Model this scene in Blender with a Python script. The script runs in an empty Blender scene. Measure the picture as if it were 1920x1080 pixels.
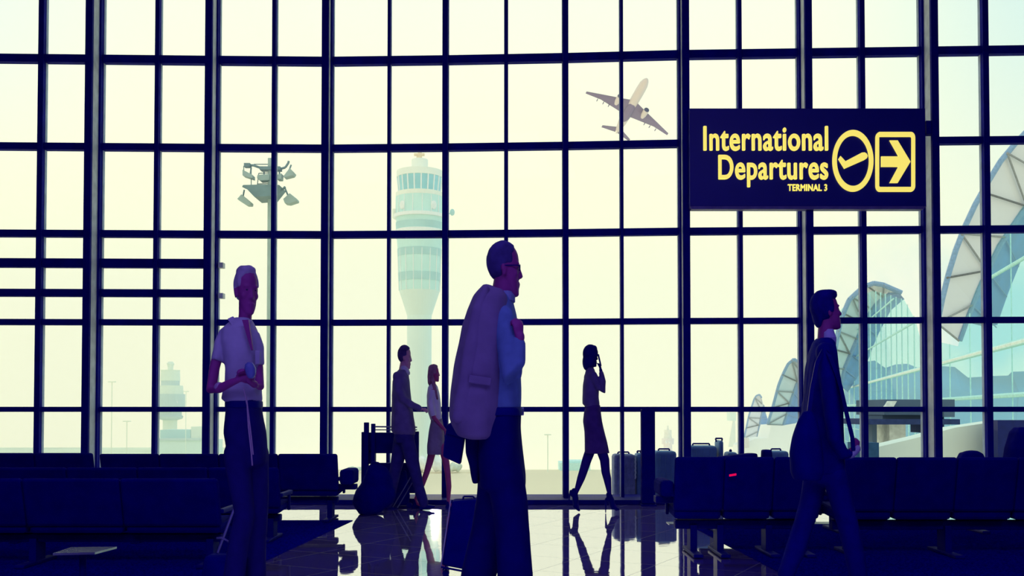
import bpy, bmesh, math, random
from math import sin, cos, tan, pi, radians as R
from mathutils import Vector as V, Matrix, noise
random.seed(7)
SC = bpy.context.scene
COL = SC.collection
# ------------------------------------------------------------------ camera
F = 1908.0            # focal length in pixels of the 1920 x 1080 frame
TH = R(1.5)           # the camera looks up a little
CY = 770 - F * tan(TH)
EYE = 1.05
def at(px, py, Y):
    """the point of the plane y = Y that is seen at pixel (px, py)"""
    u = (px - 960) / F; v = (CY - py) / F
    dy = cos(TH) - v * sin(TH); dz = sin(TH) + v * cos(TH)
    t = Y / dy
    return V((u * t, Y, EYE + dz * t))
cd = bpy.data.cameras.new('camera'); cam = bpy.data.objects.new('camera', cd); COL.objects.link(cam)
cam.location = (0, 0, EYE); cam.rotation_euler = (pi / 2 + TH, 0, 0)
cd.sensor_width = 36; cd.lens = 36 * F / 1920; cd.shift_y = (CY - 540) / 1920
cd.clip_start = 0.05; cd.clip_end = 5000
SC.camera = cam
vs = SC.view_settings
vs.view_transform = 'Standard'; vs.look = 'None'; vs.exposure = 0; vs.gamma = 1; vs.use_curve_mapping = False

# ------------------------------------------------------------------ mesh helper
class MB:
    def __init__(s): s.v = []; s.f = []
    def add(s, vv, ff):
        b = len(s.v); s.v += [V(p) for p in vv]; s.f += [[i + b for i in q] for q in ff]; return s
    def box(s, x0, x1, y0, y1, z0, z1):
        return s.add([(x, y, z) for z in (z0, z1) for y in (y0, y1) for x in (x0, x1)],
                     [(0,2,3,1),(4,5,7,6),(0,1,5,4),(2,6,7,3),(0,4,6,2),(1,3,7,5)])
    def hexa(s, p):            # eight corners in box order
        return s.add(p, [(0,2,3,1),(4,5,7,6),(0,1,5,4),(2,6,7,3),(0,4,6,2),(1,3,7,5)])
    def obox(s, c, a, b, d):   # centre and three half axes
        c, a, b, d = V(c), V(a), V(b), V(d)
        return s.hexa([c + i * a + j * b + k * d for k in (-1, 1) for j in (-1, 1) for i in (-1, 1)])
    def rings(s, rr, cap=True):
        n = len(rr[0]); b = len(s.v)
        for r in rr: s.v += [V(p) for p in r]
        for k in range(len(rr) - 1):
            for i in range(n):
                j = (i + 1) % n
                s.f.append([b + k*n + i, b + k*n + j, b + (k+1)*n + j, b + (k+1)*n + i])
        if cap:
            s.f.append([b + i for i in range(n)][::-1]); s.f.append([b + (len(rr)-1)*n + i for i in range(n)])
        return s
    def tube(s, path, n=16, depth=(0, 1, 0), cap=True, rnd=True):
        """path of (point, in-plane radius, depth radius); the ends are rounded"""
        P = [(V(p), a, b) for p, a, b in path]
        rr = []; D = V(depth); last = None
        m = len(P)
        for k in range(m):
            p, a, b = P[k]
            t = (P[min(k+1, m-1)][0] - P[max(k-1, 0)][0])
            t = t.normalized() if t.length > 1e-9 else V((0, 0, 1))
            d = D - t * D.dot(t)
            d = d.normalized() if d.length > 1e-3 else (last or V((1, 0, 0)))
            last = d; u = t.cross(d)
            ring = lambda q, ka: [q + u * (a*ka*cos(2*pi*i/n)) + d * (b*ka*sin(2*pi*i/n)) for i in range(n)]
            r = min(a, b)
            if k == 0 and rnd:
                for g in (.25, .6, .87): rr.append(ring(p - t * r * math.sqrt(1-g*g), g))
            rr.append(ring(p, 1))
            if k == m-1 and rnd:
                for g in (.87, .6, .25): rr.append(ring(p + t * r * math.sqrt(1-g*g), g))
        return s.rings(rr, cap)
    def bar(s, p, q, r, n=8): return s.tube([(p, r, r), (q, r, r)], n, (0.1, 1, 0.13), rnd=False)
    def poly(s, pts, r, n=6):
        for a, b in zip(pts, pts[1:]): s.bar(a, b, r, n)
        return s
    def ell(s, c, r, rot=None, n=20, m=12):
        c = V(c); rr = []
        for k in range(1, m):
            a = pi * k / m
            ring = []
            for i in range(n):
                q = V((r[0]*sin(a)*cos(2*pi*i/n), r[1]*sin(a)*sin(2*pi*i/n), -r[2]*cos(a)))
                ring.append(c + (rot @ q if rot else q))
            rr.append(ring)
        return s.rings(rr)
    def lathe(s, c, prof, n=32, cap=True):
        c = V(c)
        return s.rings([[c + V((r*cos(2*pi*i/n), r*sin(2*pi*i/n), z)) for i in range(n)] for r, z in prof], cap)
    def prism(s, pts, y0, y1):         # closed outline in x, z
        n = len(pts); b = len(s.v)
        s.v += [V((x, y0, z)) for x, z in pts] + [V((x, y1, z)) for x, z in pts]
        s.f.append([b + i for i in range(n)]); s.f.append([b + n + i for i in range(n)][::-1])
        for i in range(n):
            j = (i + 1) % n; s.f.append([b+i, b+n+i, b+n+j, b+j])
        return s
    def mesh(s, name, origin=(0, 0, 0), smooth=False):
        o = V(origin); me = bpy.data.meshes.new(name)
        me.from_pydata([tuple(p - o) for p in s.v], [], s.f); me.validate(); me.update()
        bm = bmesh.new(); bm.from_mesh(me); bmesh.ops.recalc_face_normals(bm, faces=bm.faces)
        bm.to_mesh(me); bm.free()
        if smooth:
            for p in me.polygons: p.use_smooth = True
        return me

def origin_of(o):
    return V(o['_o']) if '_o' in o else V((0, 0, 0))
def build(name, mb, m, parent=None, loc=(0, 0, 0), bevel=0, smooth=False, angle=None):
    """links one mesh object; a child keeps world-space coordinates through its thing's origin"""
    org = origin_of(parent) if parent else V(loc)
    me = mb if isinstance(mb, bpy.types.Mesh) else mb.mesh(name, org, smooth)
    o = bpy.data.objects.new(name, me); COL.objects.link(o)
    if m: me.materials.append(m)
    if parent: o.parent = parent
    else: o.location = loc
    o['_o'] = tuple(org)
    if bevel:
        b = o.modifiers.new('bevel', 'BEVEL'); b.width = bevel; b.segments = 2; b.limit_method = 'ANGLE'
    return o
def tag(o, label=None, cat=None, group=None, kind=None):
    if label: o['label'] = label
    if cat: o['category'] = cat
    if group: o['group'] = group
    if kind: o['kind'] = kind
    return o
def empty(name, loc):
    o = bpy.data.objects.new(name, None); COL.objects.link(o); o.location = loc; o['_o'] = tuple(loc)
    o.empty_display_size = .2
    return o
def fused(mb, name, origin, voxel, smooth=3, fold=0, fs=(9, 9, 3)):
    """one continuous skin over all pieces of mb"""
    me = mb.mesh(name + '_raw', origin)
    o = bpy.data.objects.new(name + '_raw', me); COL.objects.link(o)
    r = o.modifiers.new('r', 'REMESH'); r.mode = 'VOXEL'; r.voxel_size = voxel
    if smooth:
        q = o.modifiers.new('s', 'SMOOTH'); q.iterations = smooth; q.factor = .5
    dg = bpy.context.evaluated_depsgraph_get()
    out = bpy.data.meshes.new_from_object(o.evaluated_get(dg)); out.name = name
    bpy.data.objects.remove(o); bpy.data.meshes.remove(me)
    if fold:
        nn = [p.normal.copy() for p in out.vertices]
        for p, n_ in zip(out.vertices, nn):
            c = p.co
            k = noise.noise(V((c.x*fs[0]+3, c.y*fs[1], c.z*fs[2]))) + .5*noise.noise(V((c.x*fs[0]*2.3, c.y*fs[1]*2.3+5, c.z*fs[2]*2.6 + c.x*6)))
            p.co = c + n_ * (fold * k)
    for p in out.polygons: p.use_smooth = True
    return out

# ------------------------------------------------------------------ materials
def mat(name, col, rough=.6, spec=.25, metal=0, var=.12, scale=8, emit=None, estr=1, sheen=0):
    m = bpy.data.materials.new(name); m.use_nodes = True
    nt = m.node_tree; b = nt.nodes['Principled BSDF']
    tc = nt.nodes.new('ShaderNodeTexCoord'); nz = nt.nodes.new('ShaderNodeTexNoise'); nz.inputs['Scale'].default_value = scale
    nz.inputs['Detail'].default_value = 4
    rp = nt.nodes.new('ShaderNodeValToRGB')
    rp.color_ramp.elements[0].color = (*[c*(1-var) for c in col], 1); rp.color_ramp.elements[0].position = .35
    rp.color_ramp.elements[1].color = (*[min(1, c*(1+var)) for c in col], 1); rp.color_ramp.elements[1].position = .65
    nt.links.new(tc.outputs['Object'], nz.inputs['Vector']); nt.links.new(nz.outputs['Fac'], rp.inputs['Fac'])
    nt.links.new(rp.outputs['Color'], b.inputs['Base Color'])
    b.inputs['Roughness'].default_value = rough; b.inputs['Specular IOR Level'].default_value = spec; b.inputs['Metallic'].default_value = metal
    if emit:
        b.inputs['Emission Color'].default_value = (*emit, 1); b.inputs['Emission Strength'].default_value = estr
    return m
def srgb(r, g, b):
    f = lambda c: c/12.92/255 if c <= 10 else ((c/255+.055)/1.055)**2.4
    return f(r), f(g), f(b)
def osrgb(r, g, b):
    return tuple(min(.93, c / k) for c, k in zip(srgb(r, g, b), (.86, .86, .80)))
def glassmat(name, tint, refl, rough=0.0):
    m = bpy.data.materials.new(name); m.use_nodes = True; nt = m.node_tree; nt.nodes.clear()
    o = nt.nodes.new('ShaderNodeOutputMaterial'); t = nt.nodes.new('ShaderNodeBsdfTransparent'); g = nt.nodes.new('ShaderNodeBsdfGlossy')
    t.inputs['Color'].default_value = (*tint, 1); g.inputs['Roughness'].default_value = rough
    fr = nt.nodes.new('ShaderNodeLayerWeight'); fr.inputs['Blend'].default_value = .35
    mu = nt.nodes.new('ShaderNodeMath'); mu.operation = 'MULTIPLY'; mu.inputs[1].default_value = refl
    mx = nt.nodes.new('ShaderNodeMixShader')
    nt.links.new(fr.outputs['Fresnel'], mu.inputs[0]); nt.links.new(mu.outputs[0], mx.inputs[0])
    nt.links.new(t.outputs[0], mx.inputs[1]); nt.links.new(g.outputs[0], mx.inputs[2]); nt.links.new(mx.outputs[0], o.inputs[0])
    return m
M = {}
M['frame'] = mat('navy painted frame', (.002, .003, .27), .65, .05)
M['web'] = mat('pale aluminium web', (.78, .80, .76), .5, .3)
M['dark'] = mat('dark navy upholstery', (.0008, .0008, .215), .85, .03)
M['darkmetal'] = mat('dark navy metal', (.002, .002, .22), .55, .08)
M['wall'] = mat('dark hall wall', (.01, .01, .12), .8, .1)
M['carpet'] = mat('dark blue carpet', (.002, .003, .26), .98, .0, var=.5, scale=60)
M['lit_strip'] = mat('grey blue lit edge', (.42, .50, .62), .6, .2)  # daylight on the post edges, put into a pale colour
M['trim'] = mat('pale carpet edge strip', (.30, .42, .40), .4, .4)
M['skin'] = mat('skin', (.40, .055, .30), .5, .25, var=.06)
M['skin_glare'] = mat('skin lifted by sun glare', (.80, .38, .45), .5, .25, var=.06)  # brighter skin colour that carries the sun's glare
M['legs'] = mat('rosy bare leg skin', (.62, .10, .26), .5, .25, var=.06)
M['shoe'] = mat('black leather', (.002, .002, .2), .55, .08)
# ------------------------------------------------------------------ sky
w = bpy.data.worlds.new('sky'); SC.world = w; w.use_nodes = True
nt = w.node_tree; bg = nt.nodes['Background']
tc = nt.nodes.new('ShaderNodeTexCoord'); sp = nt.nodes.new('ShaderNodeSeparateXYZ'); nt.links.new(tc.outputs['Generated'], sp.inputs[0])
def math_(op, a, b=None, clamp=False):
    n = nt.nodes.new('ShaderNodeMath'); n.operation = op; n.use_clamp = clamp
    for i, x in enumerate((a, b)):
        if x is None: continue
        if isinstance(x, (int, float)): n.inputs[i].default_value = x
        else: nt.links.new(x, n.inputs[i])
    return n.outputs[0]
def mix_(fac, a, b):
    n = nt.nodes.new('ShaderNodeMix'); n.data_type = 'RGBA'
    nt.links.new(fac, n.inputs['Factor'])
    for k, x in (('A', a), ('B', b)):
        i = [q for q in n.inputs if q.name == k and q.type == 'RGBA'][0]
        if isinstance(x, tuple): i.default_value = (*x, 1)
        else: nt.links.new(x, i)
    return [q for q in n.outputs if q.type == 'RGBA'][0]
def ramp_(x, lo, hi):
    n = nt.nodes.new('ShaderNodeMapRange'); n.interpolation_type = 'SMOOTHSTEP'; nt.links.new(x, n.inputs[0])
    n.inputs[1].default_value = lo; n.inputs[2].default_value = hi; return n.outputs[0]
X, Y_, Z = sp.outputs
cream = (1.0, 1.0, .715)
high = (.80, .93, .84)
col = mix_(ramp_(Z, .17, .60), cream, high)                                   # the sky turns greener upwards
col = mix_(math_('MULTIPLY', ramp_(X, .25, .50), ramp_(Z, .02, .45)), col, (.52, .78, .80))
col = mix_(math_('MULTIPLY', ramp_(math_('MULTIPLY', X, -1), .28, .55), ramp_(Z, .15, .42)), col, (.74, .90, .86))
nz = nt.nodes.new('ShaderNodeTexNoise'); nz.inputs['Scale'].default_value = 7; nz.inputs['Detail'].default_value = 5
nt.links.new(tc.outputs['Generated'], nz.inputs['Vector'])
blue = mix_(ramp_(nz.outputs['Fac'], .42, .60), (.50, .80, .80), (.95, .97, .80))   # broken cloud low on the right
lowright = math_('MULTIPLY', ramp_(X, .27, .36), math_('SUBTRACT', 1.0, ramp_(Z, .10, .19)))
col = mix_(lowright, col, blue)
nt.links.new(col, bg.inputs['Color']); bg.inputs['Strength'].default_value = 1.15
sun = bpy.data.lights.new('sun', 'SUN'); so = bpy.data.objects.new('sun', sun); COL.objects.link(so)
sun.energy = .4; sun.angle = R(1.5); sun.color = (1, .9, .7)
sd = at(800, 575, 12) - V((0, 0, EYE)); so.rotation_euler = (-sd).to_track_quat('-Z', 'Y').to_euler()
# unseen blue fill lights, added to lift the dark interior to navy
for i, (x, y, e) in enumerate(((-4, -3.5, 300), (4, -3.5, 300), (0, 4.5, 70))):
    l = bpy.data.lights.new('blue_fill_light', 'AREA'); o = bpy.data.objects.new('blue_fill_light', l); COL.objects.link(o)
    l.shape = 'RECTANGLE'; l.size = 6.5; l.size_y = 5; l.energy = e; l.color = (.32, .24, 1.0)
    o.location = (x, y, 7.9)
# ------------------------------------------------------------------ glazed facade
def Yw(px):
    k = [(-500, 11.80), (0, 11.89), (600, 12.0), (950, 11.92), (1280, 11.77), (1900, 11.62), (2400, 11.5)]
    for (a, ya), (b, yb) in zip(k, k[1:]):
        if px <= b: return ya + (yb - ya) * (px - a) / (b - a)
    return k[-1][1]
def Xw(px): return at(px, 440, Yw(px)).x
def Zr(py): return at(960, py, 11.95).z
TOP = 8.3
# posts: (glazing centre px, glazing width px, major?)
POSTS = [(-250,13,1),(-140,12,0),(-32,13,1),(79.5,13,0),(187.5,13,1),(296.5,10,0),(406,12,1),(515,9,0),(619,13,1),(730,7,0),(836.5,9,1),(949,8,0),
         (1059,9,1),(1165,7,0),(1277,13,1),(1386,9,0),(1501,13,1),(1615,12,0),(1731,14,1),(1845.5,14,0),(1961,13,1),(2075,12,0),(2190,13,1)]
ROWS = [(114.5,15),(278,13),(440,13),(605,11),(767.5,9.5)]
ZR = [Zr(y) for y, h in ROWS]; HR = [h*12/F for y, h in ROWS]
up = ZR[0] + 1.03
ZR = [up + 1.03, up] + ZR; HR = [.09, .09] + HR
glass = glassmat('clear window glass', (.995, 1, .99), .06)
majors = [i for i, p in enumerate(POSTS) if p[2]]
ROWS_BAY = {}
n = 0
for a, b in zip(majors, majors[1:]):
    n += 1
    ps = POSTS[a:b+1]
    x0, x1 = Xw(ps[0][0]), Xw(ps[-1][0]); y0, y1 = Yw(ps[0][0]), Yw(ps[-1][0])
    m = MB()
    rails = list(zip(ZR, HR))
    if n <= 3: rails += [(Zr(495), .105), (Zr(550.5), .088)]
    def yat(x): return y0 + (y1 - y0) * (x - x0) / (x1 - x0)
    for z, h in rails:
        d0, d1 = -.07, .03
        m.hexa([V((x, yat(x) + d, zz)) for zz in (z - h/2, z + h/2) for d in (d0, d1) for x in (x0, x1)])
    for p, wd, mj in ps[1:-1]:                              # minor mullion in the middle of the bay
        xc = Xw(p); w2 = wd * yat(xc) / F / 2 * .8
        m.box(xc - w2, xc + w2, yat(xc) - .10, yat(xc) + .02, .05, TOP)
    lit_strip = MB()  # pale strips standing in for the daylit edges of the posts
    for p, wd, mj in ps[1:-1]:
        xc = Xw(p); w2 = wd * yat(xc) / F / 2 * .8; lit_strip.box(xc - w2 - .004, xc + w2 + .004, yat(xc) - .035, yat(xc) + .02, .05, TOP)
    for p, wd, mj in (ps[0], ps[-1]):
        xc = Xw(p); w2 = wd * yat(xc) / F / 2 * .85; s_ = 1 if p == ps[0][0] else -1
        q = sorted((xc + s_ * w2, xc + s_ * (w2 + .008))); lit_strip.box(q[0], q[1], yat(xc) - .04, yat(xc) + .02, .05, TOP)
    fr = build('window_%d' % n, m, M['frame'], loc=((x0+x1)/2, (y0+y1)/2, 0), bevel=.006)
    tag(fr, kind='structure')
    build('lit_edge', lit_strip, M['lit_strip'], fr)
    if n == 4:
        for py in (498, 555): c_ = at(416, py, yat(x0) - .05); build('bracket', MB().box(c_.x - .03, c_.x + .025, c_.y - .05, c_.y + .05, c_.z - .03, c_.z + .03), M['web'], fr)
    g = MB(); e = .02
    g.hexa([V((x, yat(x) + d, zz)) for zz in (.06, TOP) for d in (-.004, .004) for x in (x0 + e, x1 - e)])
    build('glass_pane', g, glass, fr)
for k, i in enumerate(majors):
    p, wd, mj = POSTS[i]; x = Xw(p); y = Yw(p); w2 = wd * y / F / 2 * .85
    m = MB(); m.box(x - w2, x + w2, y - .11, y + .03, .0, TOP)
    deep = .13 if p in (836.5, 1059) else .27
    fw = .032 if deep < .2 else .040
    m.box(x - fw, x + fw, y - .11 - deep, y - .11 - deep + .05, .0, TOP)
    t = build('trim_%d' % (k + 1), m, M['frame'], loc=(x, y, 0), bevel=.004); tag(t, kind='structure')
    q = MB(); q.box(x - .014, x + .014, y - .11 - deep + .05, y - .11, .0, TOP)
    build('post_web', q, M['web'], t)
xl, xr = -8.0, 8.0
m = MB().box(xl, xr, 11.38, 12.15, 0, .055)
tag(build('baseboard_front', m, M['darkmetal'], bevel=.008), kind='structure')
# ------------------------------------------------------------------ floor, walls, ceiling
fm = bpy.data.materials.new('polished dark stone tiles'); fm.use_nodes = True; t = fm.node_tree; t.nodes.clear()
o = t.nodes.new('ShaderNodeOutputMaterial'); gl = t.nodes.new('ShaderNodeBsdfGlossy'); df = t.nodes.new('ShaderNodeBsdfDiffuse'); mx = t.nodes.new('ShaderNodeMixShader')
gl.inputs['Color'].default_value = (.95, .95, .97, 1)
tcd = t.nodes.new('ShaderNodeTexCoord'); mp = t.nodes.new('ShaderNodeMapping'); mp.inputs['Rotation'].default_value = (0, 0, R(28))
br = t.nodes.new('ShaderNodeTexBrick'); br.offset = 0; br.inputs['Scale'].default_value = 1
br.inputs['Brick Width'].default_value = .6; br.inputs['Row Height'].default_value = .6; br.inputs['Mortar Size'].default_value = .004
br.inputs['Color1'].default_value = (.44, .34, .72, 1); br.inputs['Color2'].default_value = (.48, .37, .78, 1); br.inputs['Mortar'].default_value = (.5, .5, .5, 1)
t.links.new(tcd.outputs['Object'], mp.inputs[0]); t.links.new(mp.outputs[0], br.inputs['Vector']); t.links.new(br.outputs['Color'], df.inputs['Color'])
nz = t.nodes.new('ShaderNodeTexNoise'); nz.inputs['Scale'].default_value = 3.2; nz.inputs['Detail'].default_value = 3
t.links.new(tcd.outputs['Object'], nz.inputs['Vector'])
bp = t.nodes.new('ShaderNodeBump'); bp.inputs['Strength'].default_value = .035; bp.inputs['Distance'].default_value = .02
t.links.new(nz.outputs['Fac'], bp.inputs['Height']); t.links.new(bp.outputs[0], gl.inputs['Normal'])
gl.inputs['Roughness'].default_value = .025
fac = t.nodes.new('ShaderNodeMath'); fac.operation = 'MULTIPLY_ADD'; fac.inputs[1].default_value = -.3; fac.inputs[2].default_value = .87
t.links.new(br.outputs['Fac'], fac.inputs[0]); t.links.new(fac.outputs[0], mx.inputs[0])
t.links.new(df.outputs[0], mx.inputs[1]); t.links.new(gl.outputs[0], mx.inputs[2]); t.links.new(mx.outputs[0], o.inputs[0])
tag(build('floor', MB().box(xl, xr, -8, 12.3, -.2, 0), fm), kind='structure')
tag(build('ceiling', MB().box(xl - .2, xr + .2, -8.2, 12.3, 8.3, 8.6), M['wall']), kind='structure')
tag(build('wall_left', MB().box(xl - .2, xl, -8, 12.3, -.2, 8.3), M['wall']), kind='structure')
tag(build('wall_right', MB().box(xr, xr + .2, -8, 12.3, -.2, 8.3), M['wall']), kind='structure')
tag(build('wall_back', MB().box(xl - .2, xr + .2, -8.2, -8, -.2, 8.3), M['wall']), kind='structure')
# ------------------------------------------------------------------ carpets
m = MB(); P = [(-1.52, 9.75), (-1.78, 6.3), (-2.0, 3.5), (-7.9, 3.5), (-7.9, 9.75)]
b = len(m.v)
def slab(m, pts, z0, z1):
    n = len(pts); b = len(m.v)
    m.v += [V((x, y, z0)) for x, y in pts] + [V((x, y, z1)) for x, y in pts]
    m.f.append(list(range(b, b+n))); m.f.append([b+n+i for i in range(n)][::-1])
    for i in range(n): j = (i+1) % n; m.f.append([b+i, b+j, b+n+j, b+n+i])
    return m
c = build('carpet', slab(m, P, 0.001, .005), M['carpet']); tag(c, 'dark blue carpet under the benches to the left of the shiny floor', 'carpet')
c = build('carpet', slab(MB(), [(1.62, 9.42), (7.9, 9.42), (7.9, 3.5), (1.9, 3.5), (1.75, 6.2)], .001, .005), M['carpet'])
tag(c, 'dark blue carpet under the benches to the right of the shiny floor', 'carpet')
build('edge_strip', MB().box(1.45, 7.9, 9.42, 9.6, .001, .006), M['trim'], c)['label'] = 'pale edge strip'  # pale strip along the far edge of the carpet
# ------------------------------------------------------------------ waiting benches
def bench(x0, x1, Y, zb, n, label, group=None, arms=None, leg=.05):
    """beam seating seen from behind; zb is the height of its back"""
    root = empty('waiting_bench', ((x0+x1)/2, Y, .006)); tag(root, label, 'bench', 'dark airport waiting benches')
    k = zb / .66; w_ = (x1 - x0) / n
    build('beam', MB().box(x0 + .03, x1 - .03, Y + .16, Y + .25, .17*k, .23*k), M['darkmetal'], root, bevel=.01)
    for i in range(n):
        a, b_ = x0 + i*w_ + .008, x0 + (i+1)*w_ - .008
        s = MB().hexa([V((x, y, z + (y - Y)*.06)) for z in (.24*k, .31*k) for y in (Y + .06, Y + .48) for x in (a, b_)])
        build('seat', s, M['dark'], root, bevel=.025)
        s = MB().hexa([V((x, y, z)) for (ya, yb, z) in ((Y + .04, Y + .10, .30*k), (Y - .05, Y + .0, zb)) for y in (ya, yb) for x in (a - .008, b_ + .008)])
        build('backrest', s, M['dark'], root, bevel=.02)
    for i in (arms if arms is not None else range(n + 1)):
        x = x0 + i*w_
        m = MB().box(x - .02, x + .02, Y + .04, Y + .42, .395*k, .43*k); m.box(x - .012, x + .012, Y + .34, Y + .38, .25*k, .40*k)
        build('armrest', m, M['darkmetal'], root, bevel=.008)
    for i in range(0, n + 1, max(1, n//2) if n > 2 else 1):
        x = min(max(x0 + i*w_, x0 + .16), x1 - .10)
        m = MB().box(x - leg/2, x + leg/2, Y + .13, Y + .28, .006, .2*k); m.box(x - leg*.7, x + leg*.7, Y - .06, Y + .44, .006, .03)
        build('leg', m, M['darkmetal'], root, bevel=.006)
    return root
def xa(px, Y): return (px - 960) / F * Y
b1 = bench(xa(190, 9.6), xa(634, 9.6), 9.6, .645, 4, 'dark waiting bench with its end beside the luggage cart, backs to the viewer')
bench(xa(-260, 9.55), xa(177, 9.55), 9.55, .655, 4, 'dark waiting bench at the far left, next in line to the one by the cart')
b2 = bench(xa(20, 8.3), xa(535, 8.3), 8.1, .60, 4, 'dark waiting bench in the second row behind the person in the short-sleeved shirt')
bench(xa(-300, 6.9), xa(420, 6.9), 6.8, .60, 4, 'nearest dark waiting bench on the left carpet, level with the tilted trolley handle')
r1 = bench(xa(1262, 7.35), xa(1538, 7.35), 7.3, .72, 3, 'dark waiting bench at the right whose open end stands beside the shiny floor', arms=(0, 3))
bench(xa(1560, 7.3), xa(2010, 7.3), 7.25, .72, 4, 'dark waiting bench at the far right, partly hidden by the person with a shoulder bag')
bench(xa(1300, 9.0), xa(1940, 9.0), 8.7, .60, 5, 'dark waiting bench in the row closest to the windows on the right carpet')
# arm console at the end of the left bench and tray of the right one
for root, px, py0, py1, hw, Y in ((b1, 653, 879, 908, 13, 9.75), (r1, 1247, 899, 930, 13, 7.45)):
    a = at(px - hw, py1, Y); c = at(px + hw, py0, Y)
    build('end_console', MB().box(a.x, c.x, Y - .12, Y + .25, a.z, c.z), M['dark'], root, bevel=.03)
    m = MB().box(a.x - .02, c.x + .01, Y - .02, Y + .10, a.z - .05, a.z); build('console_bracket', m, M['darkmetal'], root, bevel=.006)
# shiny side table
root = empty('side_table', (xa(142, 5.9), 5.9, .012)); tag(root, 'small low side table with a shiny pale top beside the left benches', 'table')
zt = .24
a, b_ = at(96, 1030, 5.7), at(188, 1014, 5.95)
m = MB().hexa([V(p) for p in ((a.x, 5.72, zt), (a.x+.22, 5.76, zt), (a.x-.012, 5.98, zt+.0), (a.x+.25, 6.0, zt), (a.x, 5.72, zt+.012), (a.x+.22, 5.76, zt+.012), (a.x-.012, 5.98, zt+.012), (a.x+.25, 6.0, zt+.012))])
build('table_top', m, mat('glossy laminate', (.62, .66, .60), .22, .8, .7), root)
build('leg', MB().bar((a.x+.11, 5.86, .03), (a.x+.11, 5.86, zt), .02), M['darkmetal'], root)
build('base', MB().lathe((a.x+.11, 5.86, .012), [(.1, 0), (.1, .012), (.03, .03)], 20), M['darkmetal'], root)
# ------------------------------------------------------------------ outside: apron, towers, mast, terminal
GZ = -6.0
sand = mat('pale sandy concrete', srgb(244, 226, 196), .9, .1, var=.03, scale=.05)
paleg = mat('pale grass strip', osrgb(222, 226, 196), .95, .05, var=.08, scale=.08)
tag(build('apron_ground', slab(MB(), [(-60, 13), (90, 13), (90, 122), (-60, 122)], GZ - .3, GZ), sand), kind='structure')
tag(build('airfield_ground', slab(MB(), [(-150, 90), (-57, 122.5), (-34, 150), (-47, 196), (-160, 196)], GZ - .32, GZ - .02), paleg), kind='structure')
# upper walkway ledge outside the glass
tag(build('ledge_ground', MB().box(xl, xr, 12.3, 12.75, GZ, -.02), mat('ledge concrete', (.5, .5, .45), .9, .1)), kind='structure')
def px2(pts, Y): return [(lambda p: (p.x, p.z))(at(x, y, Y)) for x, y in pts]

# ---- control tower
TY = 125.0; sc = F / TY
tw = empty('control_tower', (at(786, 770, TY).x, TY, GZ)); tag(tw, 'tall pale green airport control tower with round glazed cab beyond the windows', 'tower')
tx = at(786, 770, TY).x
def tz(py): return at(786, py, TY).z
def tl(prof): return MB().lathe((tx, TY, 0), [(r / sc, tz(y)) for r, y in prof], 40)
tg = mat('pale green tower cladding', osrgb(196, 226, 216), .6, .2, var=.03, scale=.4)
tg2 = mat('pale grey tower concrete', osrgb(236, 236, 214), .8, .1, var=.03, scale=.4)
tshaft = mat('pale blue-grey shaft', osrgb(216, 228, 216), .8, .1, var=.02, scale=.2)
tglass = mat('teal tower glass', osrgb(142, 200, 204), .3, .5, var=.08, scale=.6)
tband = mat('grey green window band', osrgb(170, 205, 200), .5, .3, var=.05, scale=.6)
twhite = mat('white tower trim', osrgb(240, 244, 226), .6, .2, var=.02)
build('shaft', tl([(23, 900), (23, 592), (37, 549), (38, 546)]), tshaft, tw, smooth=False)
build('drum', tl([(38, 546), (41, 470), (43, 447), (45, 438)]), tg, tw)
build('drum', tl([(44, 438), (44, 412), (45, 372), (43, 365)]), tg, tw)
for y0, y1, r in ((433, 447, 45.5), (404, 410, 49), (363, 371, 45), (322, 334, 43.5)):
    build('ledge_ring', tl([(r, y1), (r, y0)]), tg2 if r < 45.4 else twhite, tw)
build('cab', tl([(39, 363), (42, 334)]), tglass, tw)
build('roof_drum', tl([(15.5, 323), (15.5, 300), (14, 299)]), tg2, tw)
ant = MB(); ant.box(tx - 11/sc, tx + 9/sc, TY - .2, TY + .2, tz(292), tz(288)); ant.bar((tx, TY, tz(300)), (tx, TY, tz(284)), .25); ant.box(tx - 6/sc, tx + 4/sc, TY - .3, TY + .3, tz(297), tz(293))
build('antenna', ant, mat('faded orange antenna', osrgb(250, 205, 165), .6, .2), tw)
def ringbars(name, r0, y0, r1, y1, n, wd, m_):
    for i in range(n):
        a = 2*pi*(i+.5)/n
        if sin(a) > .3: continue
        p = V((tx + cos(a)*r0/sc, TY + sin(a)*r0/sc, tz(y0))); q = V((tx + cos(a)*r1/sc, TY + sin(a)*r1/sc, tz(y1)))
        build(name, MB().bar(p, q, wd, 6), m_, tw)
ringbars('window_post', 39.3, 363, 42.3, 334, 20, .09, twhite)
ringbars('facade_rib', 45.2, 404, 44.6, 372, 16, .05, twhite)
ringbars('facade_rib', 41.3, 470, 38.5, 546, 16, .05, twhite)
for y0, y1, r in ((419, 432, 44.2), (468, 482, 41.2), (513, 528, 39.6)):
    build('window_band', tl([(r, y1), (r + .8, y0)]), tband, tw)
for px in (757, 815):
    a = math.asin((px - 786)/45.0); c = V((tx + sin(a)*45.3/sc, TY - cos(a)*45.3/sc, tz(391)))
    rot = Matrix.Rotation(a, 3, 'Z')
    build('dish', MB().ell(c, (.42, .14, .55), rot), mat('cream dish', osrgb(250, 244, 226), .6, .2), tw)
m = MB(); c = at(848, 398, TY); m.ell(c, (.3, .2, .42)); m.bar(c, (tx + 2.9, TY, tz(406)), .06); build('radio_dish', m, tband, tw)
m = MB(); c = at(739, 400, TY); m.box(c.x-.15, c.x+.15, TY-.4, TY+.4, c.z-.6, c.z+.5); build('radio_box', m, tg2, tw)

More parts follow.
